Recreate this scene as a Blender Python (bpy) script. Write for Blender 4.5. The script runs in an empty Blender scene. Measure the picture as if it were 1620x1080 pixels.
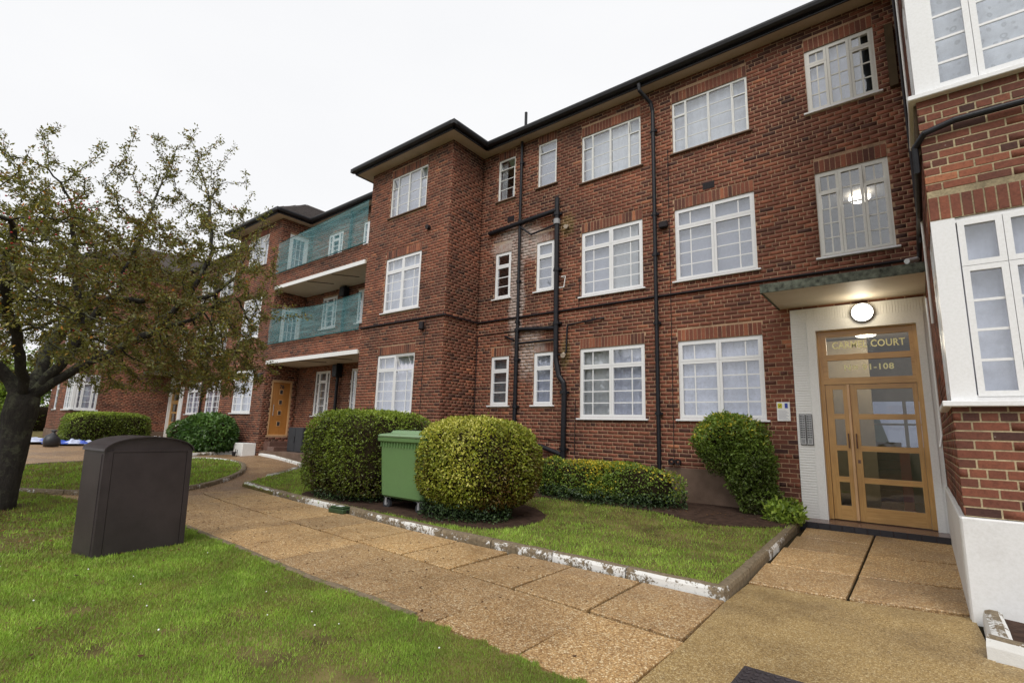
import bpy, math, random
import numpy as np
from mathutils import Vector, Matrix
from mathutils.geometry import delaunay_2d_cdt
from mathutils import noise as mnoise

rng = np.random.default_rng(7)
random.seed(7)
sc = bpy.context.scene
COL = sc.collection

# ------------------------------------------------------------ camera
cam_d = bpy.data.cameras.new('camera')
cam = bpy.data.objects.new('camera', cam_d)
COL.objects.link(cam)
sc.camera = cam
cam_d.sensor_width = 36.0
cam_d.lens = 805.19 / 1620 * 36.0
cam_d.clip_start = 0.05
cam_d.clip_end = 2000
YAW, PITCH, ROLL = (math.radians(v) for v in (38.736, 9.9595, 1.776))
_f = Vector((-math.sin(YAW) * math.cos(PITCH), math.cos(YAW) * math.cos(PITCH), math.sin(PITCH)))
_r = Vector((math.cos(YAW), math.sin(YAW), 0))
_u = _r.cross(_f)
_r2 = math.cos(ROLL) * _r + math.sin(ROLL) * _u
_u2 = -math.sin(ROLL) * _r + math.cos(ROLL) * _u
CAM = Vector((0, 0, 1.34))
m = Matrix((_r2, _u2, -_f)).transposed().to_4x4()
m.translation = CAM
cam.matrix_world = m

# ------------------------------------------------------------ world, sun, exposure
world = bpy.data.worlds.new('World')
sc.world = world
world.use_nodes = True
wt = world.node_tree
wt.nodes.clear()
w_out = wt.nodes.new('ShaderNodeOutputWorld')
w_bg = wt.nodes.new('ShaderNodeBackground')
w_sky = wt.nodes.new('ShaderNodeTexSky')
w_sky.sky_type = 'NISHITA'
w_sky.sun_disc = False
w_sky.sun_elevation = math.radians(48)
w_sky.sun_rotation = math.radians(150)
w_sky.air_density = 1.0
w_sky.dust_density = 3.0
w_hsv = wt.nodes.new('ShaderNodeHueSaturation')
w_hsv.inputs['Saturation'].default_value = 0.12
w_tc = wt.nodes.new('ShaderNodeTexCoord')
w_map = wt.nodes.new('ShaderNodeMapping')
w_map.inputs['Scale'].default_value = (1.0, 1.0, 2.5)
w_no = wt.nodes.new('ShaderNodeTexNoise')
w_no.inputs['Scale'].default_value = 1.6
w_no.inputs['Detail'].default_value = 4
w_rp = wt.nodes.new('ShaderNodeValToRGB')
w_rp.color_ramp.elements[0].position = 0.25
w_rp.color_ramp.elements[0].color = (7.35, 7.42, 7.62, 1)
w_rp.color_ramp.elements[1].position = 0.75
w_rp.color_ramp.elements[1].color = (7.95, 7.97, 8.05, 1)
w_mix = wt.nodes.new('ShaderNodeMixRGB')
w_mix.inputs[0].default_value = 0.95          # cloud cover in front of the clear sky
wt.links.new(w_sky.outputs[0], w_hsv.inputs['Color'])
wt.links.new(w_tc.outputs['Generated'], w_map.inputs[0])
wt.links.new(w_map.outputs[0], w_no.inputs['Vector'])
wt.links.new(w_no.outputs['Fac'], w_rp.inputs[0])
wt.links.new(w_hsv.outputs[0], w_mix.inputs[1])
wt.links.new(w_rp.outputs[0], w_mix.inputs[2])
wt.links.new(w_mix.outputs[0], w_bg.inputs[0])
wt.links.new(w_bg.outputs[0], w_out.inputs[0])
w_bg.inputs[1].default_value = 0.1
sun_d = bpy.data.lights.new('sun', 'SUN')
sun_d.energy = 1.5
sun_d.angle = math.radians(35)
sun_d.color = (1.0, 0.97, 0.92)
sun = bpy.data.objects.new('sun', sun_d)
COL.objects.link(sun)
sun.rotation_euler = (math.radians(42), 0, math.radians(30))
sc.view_settings.view_transform = 'Standard'
sc.view_settings.look = 'None'
sc.view_settings.gamma = 1
sc.view_settings.use_curve_mapping = False
sc.view_settings.exposure = 0.36

# ------------------------------------------------------------ helpers
def prop(o, label=None, cat=None, group=None, kind=None):
    if label: o['label'] = label
    if cat: o['category'] = cat
    if group: o['group'] = group
    if kind: o['kind'] = kind
    return o

def empty(name, loc=(0, 0, 0), **k):
    o = bpy.data.objects.new(name, None)
    o.location = loc
    o.empty_display_size = 0.2
    COL.objects.link(o)
    return prop(o, **k)

def link(name, me, mat, parent=None, loc=None, **k):
    o = bpy.data.objects.new(name, me)
    if mat is not None and len(me.materials) == 0:
        me.materials.append(mat)
    COL.objects.link(o)
    if loc is not None: o.location = loc
    if parent is not None:
        o.parent = parent
        if loc is None:
            o.location = -Vector(world_loc(parent))
        else:
            o.location = Vector(loc) - Vector(world_loc(parent))
    return prop(o, **k)

def world_loc(p):
    v = Vector(p.location)
    while p.parent is not None:
        p = p.parent
        v = v + Vector(p.location)
    return v

class MB:
    """mesh builder; all coordinates are world coordinates"""
    def __init__(s):
        s.v = []; s.f = []; s.t = []
    def add(s, vs, fs, t=0.5):
        n = len(s.v)
        s.v += [tuple(p) for p in vs]
        s.f += [tuple(i + n for i in f) for f in fs]
        s.t += [t] * len(fs)
    def box(s, x0, x1, y0, y1, z0, z1, t=0.5, M=None):
        if x1 < x0: x0, x1 = x1, x0
        if y1 < y0: y0, y1 = y1, y0
        vs = [(x0,y0,z0),(x1,y0,z0),(x1,y1,z0),(x0,y1,z0),(x0,y0,z1),(x1,y0,z1),(x1,y1,z1),(x0,y1,z1)]
        if M is not None: vs = [M @ Vector(v) for v in vs]
        s.add(vs, [(0,3,2,1),(4,5,6,7),(0,1,5,4),(1,2,6,5),(2,3,7,6),(3,0,4,7)], t)
    def bev(s, x0, x1, y0, y1, z0, z1, b=0.01, t=0.5, M=None):
        """box with chamfered edges"""
        if x1 < x0: x0, x1 = x1, x0
        if y1 < y0: y0, y1 = y1, y0
        xs = (x0, x1); ys = (y0, y1); zs = (z0, z1)
        vs = []; idx = {}
        for i in (0, 1):
            for j in (0, 1):
                for k in (0, 1):
                    sx = b if i == 0 else -b; sy = b if j == 0 else -b; sz = b if k == 0 else -b
                    idx[i, j, k, 0] = len(vs); vs.append((xs[i], ys[j] + sy, zs[k] + sz))
                    idx[i, j, k, 1] = len(vs); vs.append((xs[i] + sx, ys[j], zs[k] + sz))
                    idx[i, j, k, 2] = len(vs); vs.append((xs[i] + sx, ys[j] + sy, zs[k]))
        fs = []
        for i in (0, 1): fs.append((idx[i,0,0,0], idx[i,1,0,0], idx[i,1,1,0], idx[i,0,1,0]))
        for j in (0, 1): fs.append((idx[0,j,0,1], idx[1,j,0,1], idx[1,j,1,1], idx[0,j,1,1]))
        for k in (0, 1): fs.append((idx[0,0,k,2], idx[1,0,k,2], idx[1,1,k,2], idx[0,1,k,2]))
        for i in (0, 1):
            for j in (0, 1): fs.append((idx[i,j,0,0], idx[i,j,1,0], idx[i,j,1,1], idx[i,j,0,1]))
        for i in (0, 1):
            for k in (0, 1): fs.append((idx[i,0,k,0], idx[i,1,k,0], idx[i,1,k,2], idx[i,0,k,2]))
        for j in (0, 1):
            for k in (0, 1): fs.append((idx[0,j,k,1], idx[1,j,k,1], idx[1,j,k,2], idx[0,j,k,2]))
        for i in (0, 1):
            for j in (0, 1):
                for k in (0, 1): fs.append((idx[i,j,k,0], idx[i,j,k,1], idx[i,j,k,2]))
        if M is not None: vs = [M @ Vector(v) for v in vs]
        s.add(vs, fs, t)
    def tube(s, pts, r, n=8, cap=True, t=0.5):
        pts = [Vector(p) for p in pts]
        rs = r if isinstance(r, (list, tuple)) else [r] * len(pts)
        vs = []; fs = []
        d0 = (pts[1] - pts[0]).normalized()
        up = Vector((0, 0, 1)) if abs(d0.z) < 0.9 else Vector((1, 0, 0))
        a = d0.cross(up).normalized()
        for i, p in enumerate(pts):
            if i == 0: d = pts[1] - pts[0]
            elif i == len(pts) - 1: d = pts[-1] - pts[-2]
            else: d = (pts[i+1] - p).normalized() + (p - pts[i-1]).normalized()
            d = d.normalized() if d.length > 1e-9 else d0
            a = (a - d * a.dot(d))
            a = a.normalized() if a.length > 1e-6 else d.orthogonal().normalized()
            b = d.cross(a)
            for k in range(n):
                an = 2 * math.pi * k / n
                vs.append(p + (a * math.cos(an) + b * math.sin(an)) * rs[i])
        for i in range(len(pts) - 1):
            for k in range(n):
                k2 = (k + 1) % n
                fs.append((i*n+k, i*n+k2, (i+1)*n+k2, (i+1)*n+k))
        if cap:
            fs.append(tuple(range(n))[::-1]); fs.append(tuple((len(pts)-1)*n + k for k in range(n)))
        s.add(vs, fs, t)
    def lathe(s, prof, c, n=20, t=0.5, M=None):
        vs = []; fs = []
        for r, z in prof:
            for k in range(n):
                a = 2 * math.pi * k / n
                v = Vector((r * math.cos(a), r * math.sin(a), z))
                vs.append((M @ v if M is not None else v) + Vector(c))
        for i in range(len(prof) - 1):
            for k in range(n):
                k2 = (k + 1) % n
                fs.append((i*n+k, i*n+k2, (i+1)*n+k2, (i+1)*n+k))
        s.add(vs, fs, t)
    def xform(s, M, i0=0):
        for i in range(i0, len(s.v)): s.v[i] = tuple(M @ Vector(s.v[i]))
    def mesh(s, name, smooth=False):
        me = bpy.data.meshes.new(name)
        me.from_pydata(s.v, [], s.f)
        at = me.attributes.new('tint', 'FLOAT', 'FACE')
        at.data.foreach_set('value', np.array(s.t, dtype=np.float32))
        if smooth:
            me.polygons.foreach_set('use_smooth', np.ones(len(s.f), dtype=bool))
        me.update()
        return me
    def obj(s, name, mat, parent=None, smooth=False, **k):
        return link(name, s.mesh(name, smooth), mat, parent, **k)

def np_mesh(name, V, F, tint=None):
    """V (n,3), F (m,k) equal-size faces"""
    me = bpy.data.meshes.new(name)
    V = np.ascontiguousarray(V, dtype=np.float32); F = np.ascontiguousarray(F, dtype=np.int32)
    k = F.shape[1]
    me.vertices.add(len(V)); me.vertices.foreach_set('co', V.ravel())
    me.loops.add(F.size); me.loops.foreach_set('vertex_index', F.ravel())
    me.polygons.add(len(F))
    me.polygons.foreach_set('loop_start', np.arange(len(F), dtype=np.int32) * k)
    me.polygons.foreach_set('loop_total', np.full(len(F), k, dtype=np.int32))
    if tint is not None:
        at = me.attributes.new('tint', 'FLOAT', 'FACE')
        at.data.foreach_set('value', np.ascontiguousarray(tint, dtype=np.float32))
    me.update(calc_edges=True)
    return me

# ------------------------------------------------------------ materials
def nt(name):
    mt = bpy.data.materials.new(name)
    mt.use_nodes = True
    t = mt.node_tree
    return mt, t, t.nodes['Principled BSDF']

def N(t, kind, **k):
    n = t.nodes.new(kind)
    for a, b in k.items():
        if a in n.inputs.keys() if isinstance(a, str) else False: n.inputs[a].default_value = b
        else: setattr(n, a, b)
    return n

def noise(t, scale, detail=4, rough=0.6, vec=None, dist=0.0):
    n = t.nodes.new('ShaderNodeTexNoise')
    n.inputs['Scale'].default_value = scale
    n.inputs['Detail'].default_value = detail
    n.inputs['Roughness'].default_value = rough
    n.inputs['Distortion'].default_value = dist
    if vec is not None: t.links.new(vec, n.inputs['Vector'])
    return n.outputs['Fac']

def pos(t):
    return t.nodes.new('ShaderNodeNewGeometry').outputs['Position']

def ramp(t, fac, stops, interp='LINEAR'):
    r = t.nodes.new('ShaderNodeValToRGB')
    r.color_ramp.interpolation = interp
    els = r.color_ramp.elements
    while len(els) < len(stops): els.new(0.5)
    for e, (p, c) in zip(els, stops):
        e.position = p
        e.color = (c, c, c, 1) if not hasattr(c, '__len__') else (*c, 1)
    t.links.new(fac, r.inputs[0])
    return r.outputs[0]

def mix(t, a, b, fac, mode='MIX'):
    n = t.nodes.new('ShaderNodeMixRGB')
    n.blend_type = mode
    for i, v in ((0, fac), (1, a), (2, b)):
        if hasattr(v, 'is_linked') or isinstance(v, bpy.types.NodeSocket): t.links.new(v, n.inputs[i])
        elif hasattr(v, '__len__'): n.inputs[i].default_value = (*v, 1)
        else: n.inputs[i].default_value = v
    return n.outputs[0]

def math_(t, op, a, b=None, clamp=False):
    n = t.nodes.new('ShaderNodeMath'); n.operation = op; n.use_clamp = clamp
    for i, v in enumerate((a, b)):
        if v is None: continue
        if isinstance(v, bpy.types.NodeSocket): t.links.new(v, n.inputs[i])
        else: n.inputs[i].default_value = v
    return n.outputs[0]

def bump(t, b, h, strength=0.3, dist=0.01):
    n = t.nodes.new('ShaderNodeBump')
    n.inputs['Strength'].default_value = strength
    n.inputs['Distance'].default_value = dist
    t.links.new(h, n.inputs['Height'])
    t.links.new(n.outputs[0], b.inputs['Normal'])

def attr(t, name='tint'):
    n = t.nodes.new('ShaderNodeAttribute'); n.attribute_name = name
    return n.outputs['Fac']

def sepxyz(t, v):
    n = t.nodes.new('ShaderNodeSeparateXYZ'); t.links.new(v, n.inputs[0]); return n.outputs

def blob(t, P, c, r, edge=0.35, nscale=5.0, namp=0.35):
    """soft 3-D patch (a stain with a shape of its own) 1 inside -> 0 outside"""
    mp = t.nodes.new('ShaderNodeMapping')
    mp.vector_type = 'POINT'
    mp.inputs['Location'].default_value = tuple(-a / b for a, b in zip(c, r))
    mp.inputs['Scale'].default_value = tuple(1 / b for b in r)
    t.links.new(P, mp.inputs[0])
    ln = t.nodes.new('ShaderNodeVectorMath'); ln.operation = 'LENGTH'
    t.links.new(mp.outputs[0], ln.inputs[0])
    n = noise(t, nscale, 5, 0.7, P)
    d = math_(t, 'ADD', ln.outputs['Value'], math_(t, 'MULTIPLY', math_(t, 'SUBTRACT', n, 0.5), namp * 4))
    return ramp(t, d, [(1 - edge, 1.0), (min(1.0, 1 + 0.0), 0.0)])

def flat(name, col, rough=0.6, spec=0.5, metal=0.0, var=0.12, scale=6.0, bmp=0.0, bscale=60, coat=0.0):
    mt, t, b = nt(name)
    P = pos(t)
    n = noise(t, scale, 5, 0.65, P)
    c = ramp(t, n, [(0.3, tuple(x * (1 - var) for x in col)), (0.7, tuple(min(1, x * (1 + var)) for x in col))])
    t.links.new(c, b.inputs['Base Color'])
    b.inputs['Roughness'].default_value = rough
    b.inputs['Specular IOR Level'].default_value = spec
    b.inputs['Metallic'].default_value = metal
    if coat: b.inputs['Coat Weight'].default_value = coat
    if bmp: bump(t, b, noise(t, bscale, 4, 0.6, P), bmp, 0.01)
    return mt

def brick_mat(name, tone=1.0):
    mt, t, b = nt(name)
    P = pos(t)
    ti = attr(t)
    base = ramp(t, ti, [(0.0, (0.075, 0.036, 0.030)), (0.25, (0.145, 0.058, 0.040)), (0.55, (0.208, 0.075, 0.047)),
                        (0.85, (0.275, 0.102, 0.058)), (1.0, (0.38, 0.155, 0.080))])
    big = noise(t, 0.55, 3, 0.5, P)
    base = mix(t, base, ramp(t, big, [(0.3, (0.62, 0.62, 0.66)), (0.7, (1.32 * tone, 1.25 * tone, 1.2 * tone))]), 1.0, 'MULTIPLY')
    g = noise(t, 38, 5, 0.75, P)
    base = mix(t, base, ramp(t, g, [(0.28, (0.55, 0.55, 0.55)), (0.5, (1, 1, 1)), (0.8, (1.45, 1.4, 1.35))]), 0.8, 'MULTIPLY')
    # white lime bloom round the small bathroom windows
    lime = blob(t, P, (-7.35, 9.4, 5.9), (0.95, 0.8, 0.55), 0.5, 3.0, 0.30)
    lime2 = blob(t, P, (-7.45, 9.4, 4.6), (0.28, 0.8, 1.4), 0.5, 3.0, 0.30)
    lime3 = blob(t, P, (-7.0, 9.4, 3.15), (0.55, 0.8, 0.75), 0.5, 3.0, 0.30)
    lime4 = blob(t, P, (-0.65, 9.4, 7.3), (0.9, 0.8, 0.12), 0.5, 4.0, 0.5)
    lm = math_(t, 'MINIMUM', math_(t, 'MULTIPLY', math_(t, 'MAXIMUM', math_(t, 'MAXIMUM', lime, lime2), math_(t, 'MULTIPLY', lime3, 0.6)), 1.6), 1.0)
    sp = ramp(t, noise(t, 7, 6, 0.8, P), [(0.34, 0.15), (0.52, 1.0)])
    base = mix(t, base, (0.52, 0.45, 0.41), math_(t, 'MULTIPLY', math_(t, 'MULTIPLY', lm, sp), 0.72))
    # green-brown damp under the overflow pipes
    for c, r in (((-6.02, 9.4, 6.05), (0.25, 0.5, 0.35)), ((-6.02, 9.4, 3.05), (0.16, 0.5, 0.45))):
        base = mix(t, base, (0.12, 0.09, 0.025), math_(t, 'MULTIPLY', blob(t, P, c, r, 0.5, 6, 0.25), 0.75))
    # small chips and paint specks
    v = t.nodes.new('ShaderNodeTexVoronoi'); v.inputs['Scale'].default_value = 9
    t.links.new(P, v.inputs['Vector'])
    ch = ramp(t, v.outputs['Distance'], [(0.035, 1.0), (0.06, 0.0)])
    base = mix(t, base, (0.42, 0.36, 0.32), math_(t, 'MULTIPLY', ch, 0.5))
    t.links.new(base, b.inputs['Base Color'])
    b.inputs['Roughness'].default_value = 0.82
    b.inputs['Specular IOR Level'].default_value = 0.3
    bump(t, b, g, 0.55, 0.006)
    return mt

def mortar_mat(name, col):
    mt, t, b = nt(name)
    P = pos(t)
    n = noise(t, 2.2, 6, 0.7, P)
    c = ramp(t, n, [(0.3, tuple(x * 0.5 for x in col)), (0.5, col), (0.75, tuple(x * 1.3 for x in col))])
    c = mix(t, c, ramp(t, noise(t, 60, 3, 0.6, P), [(0.3, (0.7, 0.7, 0.7)), (0.7, (1.2, 1.2, 1.2))]), 1.0, 'MULTIPLY')
    lime = blob(t, P, (-7.35, 9.4, 5.9), (0.95, 0.8, 0.55), 0.5, 3.0, 0.30)
    lime2 = blob(t, P, (-7.45, 9.4, 4.6), (0.28, 0.8, 1.4), 0.5, 3.0, 0.30)
    c = mix(t, c, (0.42, 0.38, 0.34), math_(t, 'MULTIPLY', math_(t, 'MAXIMUM', lime, lime2), 0.7))
    t.links.new(c, b.inputs['Base Color'])
    b.inputs['Roughness'].default_value = 0.95
    return mt

def paint_mat(name, col, dirt=0.5, dirtcol=(0.25, 0.22, 0.17), rough=0.45, dscale=3.0):
    mt, t, b = nt(name)
    P = pos(t)
    n = noise(t, dscale, 6, 0.75, P)
    fine = noise(t, 45, 4, 0.7, P)
    f = math_(t, 'MULTIPLY', ramp(t, n, [(0.5, 0.0), (0.78, 1.0)]), dirt)
    c = mix(t, col, dirtcol, f)
    c = mix(t, c, ramp(t, fine, [(0.2, (0.88, 0.88, 0.86)), (0.6, (1, 1, 1))]), 1.0, 'MULTIPLY')
    t.links.new(c, b.inputs['Base Color'])
    b.inputs['Roughness'].default_value = rough
    bump(t, b, fine, 0.08, 0.004)
    return mt

def glass_mat(name, tint=(1, 1, 1), refl=0.10):
    mt, t, b = nt(name)
    t.nodes.remove(b)
    out = t.nodes['Material Output']
    tr = t.nodes.new('ShaderNodeBsdfTransparent'); tr.inputs[0].default_value = (*tint, 1)
    gl = t.nodes.new('ShaderNodeBsdfGlossy'); gl.inputs['Roughness'].default_value = 0.02
    P = pos(t)
    bp = t.nodes.new('ShaderNodeBump'); bp.inputs['Strength'].default_value = 0.12; bp.inputs['Distance'].default_value = 0.02
    t.links.new(noise(t, 2.5, 2, 0.5, P), bp.inputs['Height']); t.links.new(bp.outputs[0], gl.inputs['Normal'])
    lw = t.nodes.new('ShaderNodeLayerWeight'); lw.inputs[0].default_value = 0.25
    f = math_(t, 'MULTIPLY', lw.outputs['Facing'], 0.45)
    f = math_(t, 'ADD', f, refl, True)
    mx = t.nodes.new('ShaderNodeMixShader')
    t.links.new(f, mx.inputs[0]); t.links.new(tr.outputs[0], mx.inputs[1]); t.links.new(gl.outputs[0], mx.inputs[2])
    t.links.new(mx.outputs[0], out.inputs[0])
    return mt

def net_curtain(name, col, pattern=0.0):
    mt, t, b = nt(name)
    P = pos(t)
    xyz = sepxyz(t, P)
    n = noise(t, 22, 3, 0.6, P)
    c = ramp(t, n, [(0.3, tuple(x * 0.86 for x in col)), (0.7, col)])
    c = mix(t, c, ramp(t, noise(t, 1.1, 2, 0.5, P), [(0.35, (0.72, 0.73, 0.76)), (0.6, (1, 1, 1))]), 1.0, 'MULTIPLY')
    if pattern:
        v = t.nodes.new('ShaderNodeTexVoronoi'); v.inputs['Scale'].default_value = 13; v.feature = 'F1'
        v.inputs['Randomness'].default_value = 0.45
        t.links.new(P, v.inputs['Vector'])
        ring = ramp(t, v.outputs['Distance'], [(0.16, 0.0), (0.24, 1.0), (0.33, 1.0), (0.42, 0.0)])
        c = mix(t, c, tuple(x * 0.55 for x in col), math_(t, 'MULTIPLY', ring, pattern))
    t.links.new(c, b.inputs['Base Color'])
    b.inputs['Roughness'].default_value = 0.9
    b.inputs['Specular IOR Level'].default_value = 0.1
    return mt

def leaf_mat(name, stops, trans=0.25, rough=0.5):
    mt, t, b = nt(name)
    c = ramp(t, attr(t), stops)
    P = pos(t)
    c = mix(t, c, ramp(t, noise(t, 2.2, 3, 0.6, P), [(0.3, (0.75, 0.75, 0.7)), (0.7, (1.25, 1.2, 1.1))]), 1.0, 'MULTIPLY')
    t.links.new(c, b.inputs['Base Color'])
    b.inputs['Roughness'].default_value = rough
    b.inputs['Specular IOR Level'].default_value = 0.35
    tl = t.nodes.new('ShaderNodeBsdfTranslucent')
    t.links.new(mix(t, c, (1.2, 1.3, 0.7), 1.0, 'MULTIPLY'), tl.inputs[0])
    mx = t.nodes.new('ShaderNodeMixShader'); mx.inputs[0].default_value = trans
    t.links.new(b.outputs[0], mx.inputs[1]); t.links.new(tl.outputs[0], mx.inputs[2])
    t.links.new(mx.outputs[0], t.nodes['Material Output'].inputs[0])
    return mt

def aggregate_mat(name, base, light, dark, pscale=95, wet=0.0):
    mt, t, b = nt(name)
    P = pos(t)
    v = t.nodes.new('ShaderNodeTexVoronoi'); v.inputs['Scale'].default_value = pscale
    t.links.new(P, v.inputs['Vector'])
    peb = ramp(t, sepxyz(t, v.outputs['Color'])[0], [(0.0, dark), (0.35, base), (0.75, tuple(x * 1.2 for x in base)), (0.93, light), (1.0, light)])
    edge = ramp(t, v.outputs['Distance'], [(0.2, (1.1, 1.1, 1.1)), (0.65, (0.62, 0.58, 0.52))])
    c = mix(t, peb, edge, 1.0, 'MULTIPLY')
    c = mix(t, c, ramp(t, attr(t), [(0.0, (0.80, 0.80, 0.82)), (1.0, (1.16, 1.14, 1.08))]), 1.0, 'MULTIPLY')
    big = noise(t, 0.9, 5, 0.65, P)
    c = mix(t, c, ramp(t, big, [(0.28, (0.62, 0.60, 0.62)), (0.55, (1, 1, 1)), (0.8, (1.12, 1.1, 1.0))]), 1.0, 'MULTIPLY')
    dirt = ramp(t, noise(t, 14, 5, 0.75, P), [(0.60, 0.0), (0.8, 0.55)])
    c = mix(t, c, (0.07, 0.05, 0.03), dirt)
    moss = blob(t, P, (0.15, 3.0, 0), (1.3, 2.0, 1), 0.6, 1.4, 0.35)
    t.links.new(c, b.inputs['Base Color'])
    t.links.new(ramp(t, big, [(0.3, 0.38), (0.6, 0.68)]), b.inputs['Roughness'])
    b.inputs['Specular IOR Level'].default_value = 0.4
    bump(t, b, v.outputs['Distance'], -0.35, 0.006)
    return mt

M = {}
M['brick'] = brick_mat('brick')
M['wing_brick'] = M['brick']
M['mortar'] = mortar_mat('mortar', (0.42, 0.27, 0.17))
M['mortar_yellow'] = mortar_mat('yellow_mortar', (0.42, 0.34, 0.21))
M['render'] = flat('cement_render', (0.17, 0.115, 0.085), 0.9, 0.2, var=0.3, scale=3, bmp=0.3)
M['white'] = paint_mat('white_paint', (0.85, 0.85, 0.84), 0.10, (0.45, 0.42, 0.36), 0.4)
M['upvc'] = paint_mat('white_upvc', (0.82, 0.82, 0.83), 0.10, (0.5, 0.48, 0.45), 0.3)
M['old_white'] = paint_mat('worn_white_steel', (0.82, 0.82, 0.80), 0.35, (0.35, 0.30, 0.24), 0.5, 8)
M['cream_frame'] = paint_mat('cream_upvc', (0.74, 0.72, 0.67), 0.15, (0.45, 0.42, 0.36), 0.35)
M['plinth'] = paint_mat('painted_plinth', (0.76, 0.76, 0.76), 0.35, (0.30, 0.26, 0.22), 0.6, 1.6)
M['soffit'] = paint_mat('soffit_board', (0.55, 0.46, 0.37), 0.5, (0.22, 0.17, 0.12), 0.7, 2)
M['cream'] = paint_mat('cream_soffit', (0.62, 0.56, 0.46), 0.35, (0.36, 0.30, 0.22), 0.6, 2)
M['black'] = flat('black_gutter', (0.014, 0.013, 0.015), 0.45, 0.4, var=0.4)
M['pipe'] = flat('black_painted_pipe', (0.010, 0.010, 0.014), 0.45, 0.35, var=0.4, scale=12, bmp=0.15, bscale=40)
M['cable'] = flat('black_cable', (0.018, 0.013, 0.015), 0.6, 0.3)
M['grey_collar'] = flat('grey_plastic', (0.30, 0.30, 0.31), 0.5)
M['glass'] = glass_mat('window_glass', (0.95, 0.97, 1.0), 0.13)
M['reflection_glass'] = glass_mat('dim_reflection_glass', (0.42, 0.44, 0.50), 0.05)
M['door_glass'] = glass_mat('door_glass', (0.92, 0.93, 0.93), 0.05)
M['net'] = net_curtain('net_curtain', (0.84, 0.84, 0.90))
M['net2'] = net_curtain('lace_curtain', (0.86, 0.86, 0.95), 0.35)
M['lace'] = net_curtain('ringed_lace', (0.86, 0.87, 0.88), 0.7)
M['net_warm'] = net_curtain('voile_curtain', (0.74, 0.73, 0.70))
M['net_bright'] = net_curtain('bright_net_curtain', (0.86, 0.86, 0.86))
M['blind'] = net_curtain('grey_blind', (0.56, 0.56, 0.62))
M['obscure'] = net_curtain('obscure_film', (0.22, 0.25, 0.25))
M['dark_curtain'] = net_curtain('dark_curtain', (0.05, 0.05, 0.06))
M['interior'] = flat('interior_plaster', (0.34, 0.31, 0.27), 0.9, 0.2)
M['interior_dark'] = flat('dark_interior', (0.06, 0.055, 0.05), 0.9, 0.2)
M['tile_roof'] = flat('roof_tile', (0.060, 0.048, 0.044), 0.85, 0.3, var=0.35, scale=9, bmp=0.4)
M['lead'] = flat('mossy_lead', (0.10, 0.11, 0.085), 0.8, 0.3, var=0.8, scale=14, bmp=0.5, bscale=30)
M['brown_board'] = flat('brown_board', (0.085, 0.058, 0.032), 0.8, 0.2, var=0.3, scale=3)
M['meter'] = flat('grey_cabinet_paint', (0.035, 0.037, 0.043), 0.5, 0.4, var=0.1)
M['tread'] = flat('brown_quarry_tile', (0.15, 0.085, 0.068), 0.25, 0.5, var=0.25, scale=5)
M['riser'] = flat('dark_quarry_tile', (0.020, 0.020, 0.028), 0.35, 0.5, var=0.3, scale=8)
M['agg'] = aggregate_mat('exposed_aggregate', (0.50, 0.325, 0.155), (0.80, 0.66, 0.44), (0.28, 0.155, 0.065))
M['agg2'] = aggregate_mat('worn_aggregate', (0.40, 0.285, 0.125), (0.62, 0.50, 0.29), (0.28, 0.185, 0.08), 120)
M['joint'] = flat('joint_dirt', (0.028, 0.022, 0.012), 0.95, 0.1, var=0.5, scale=12)
M['soil'] = flat('bed_soil', (0.060, 0.036, 0.026), 0.95, 0.15, var=0.5, scale=9, bmp=0.9, bscale=25)
M['far_path'] = aggregate_mat('far_path_aggregate', (0.36, 0.225, 0.12), (0.56, 0.44, 0.30), (0.15, 0.09, 0.045), 60)

def wood_mat(name, c0, c1, c2, axis='Z'):
    mt, t, b = nt(name)
    P = pos(t)
    mp = t.nodes.new('ShaderNodeMapping')
    mp.inputs['Scale'].default_value = (38, 38, 2.4) if axis == 'Z' else (2.4, 38, 38)
    t.links.new(P, mp.inputs[0])
    n = noise(t, 1.0, 6, 0.65, mp.outputs[0], 1.2)
    big = noise(t, 2.0, 3, 0.5, P)
    c = ramp(t, n, [(0.25, c0), (0.5, c1), (0.75, c2)])
    c = mix(t, c, ramp(t, big, [(0.3, (0.82, 0.8, 0.78)), (0.7, (1.1, 1.1, 1.1))]), 1.0, 'MULTIPLY')
    t.links.new(c, b.inputs['Base Color'])
    b.inputs['Roughness'].default_value = 0.32
    b.inputs['Coat Weight'].default_value = 0.3
    b.inputs['Coat Roughness'].default_value = 0.15
    bump(t, b, n, 0.06, 0.003)
    return mt
M['oak'] = wood_mat('varnished_oak', (0.42, 0.215, 0.058), (0.54, 0.305, 0.095), (0.63, 0.38, 0.13))
M['oak_h'] = wood_mat('varnished_oak_rail', (0.43, 0.22, 0.060), (0.55, 0.31, 0.098), (0.64, 0.385, 0.135), 'X')
M['oak_pale'] = wood_mat('pale_oak_post', (0.56, 0.33, 0.15), (0.68, 0.42, 0.21), (0.74, 0.48, 0.26))
M['oak_red'] = wood_mat('orange_oak', (0.36, 0.15, 0.035), (0.46, 0.20, 0.05), (0.52, 0.25, 0.07))

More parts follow.
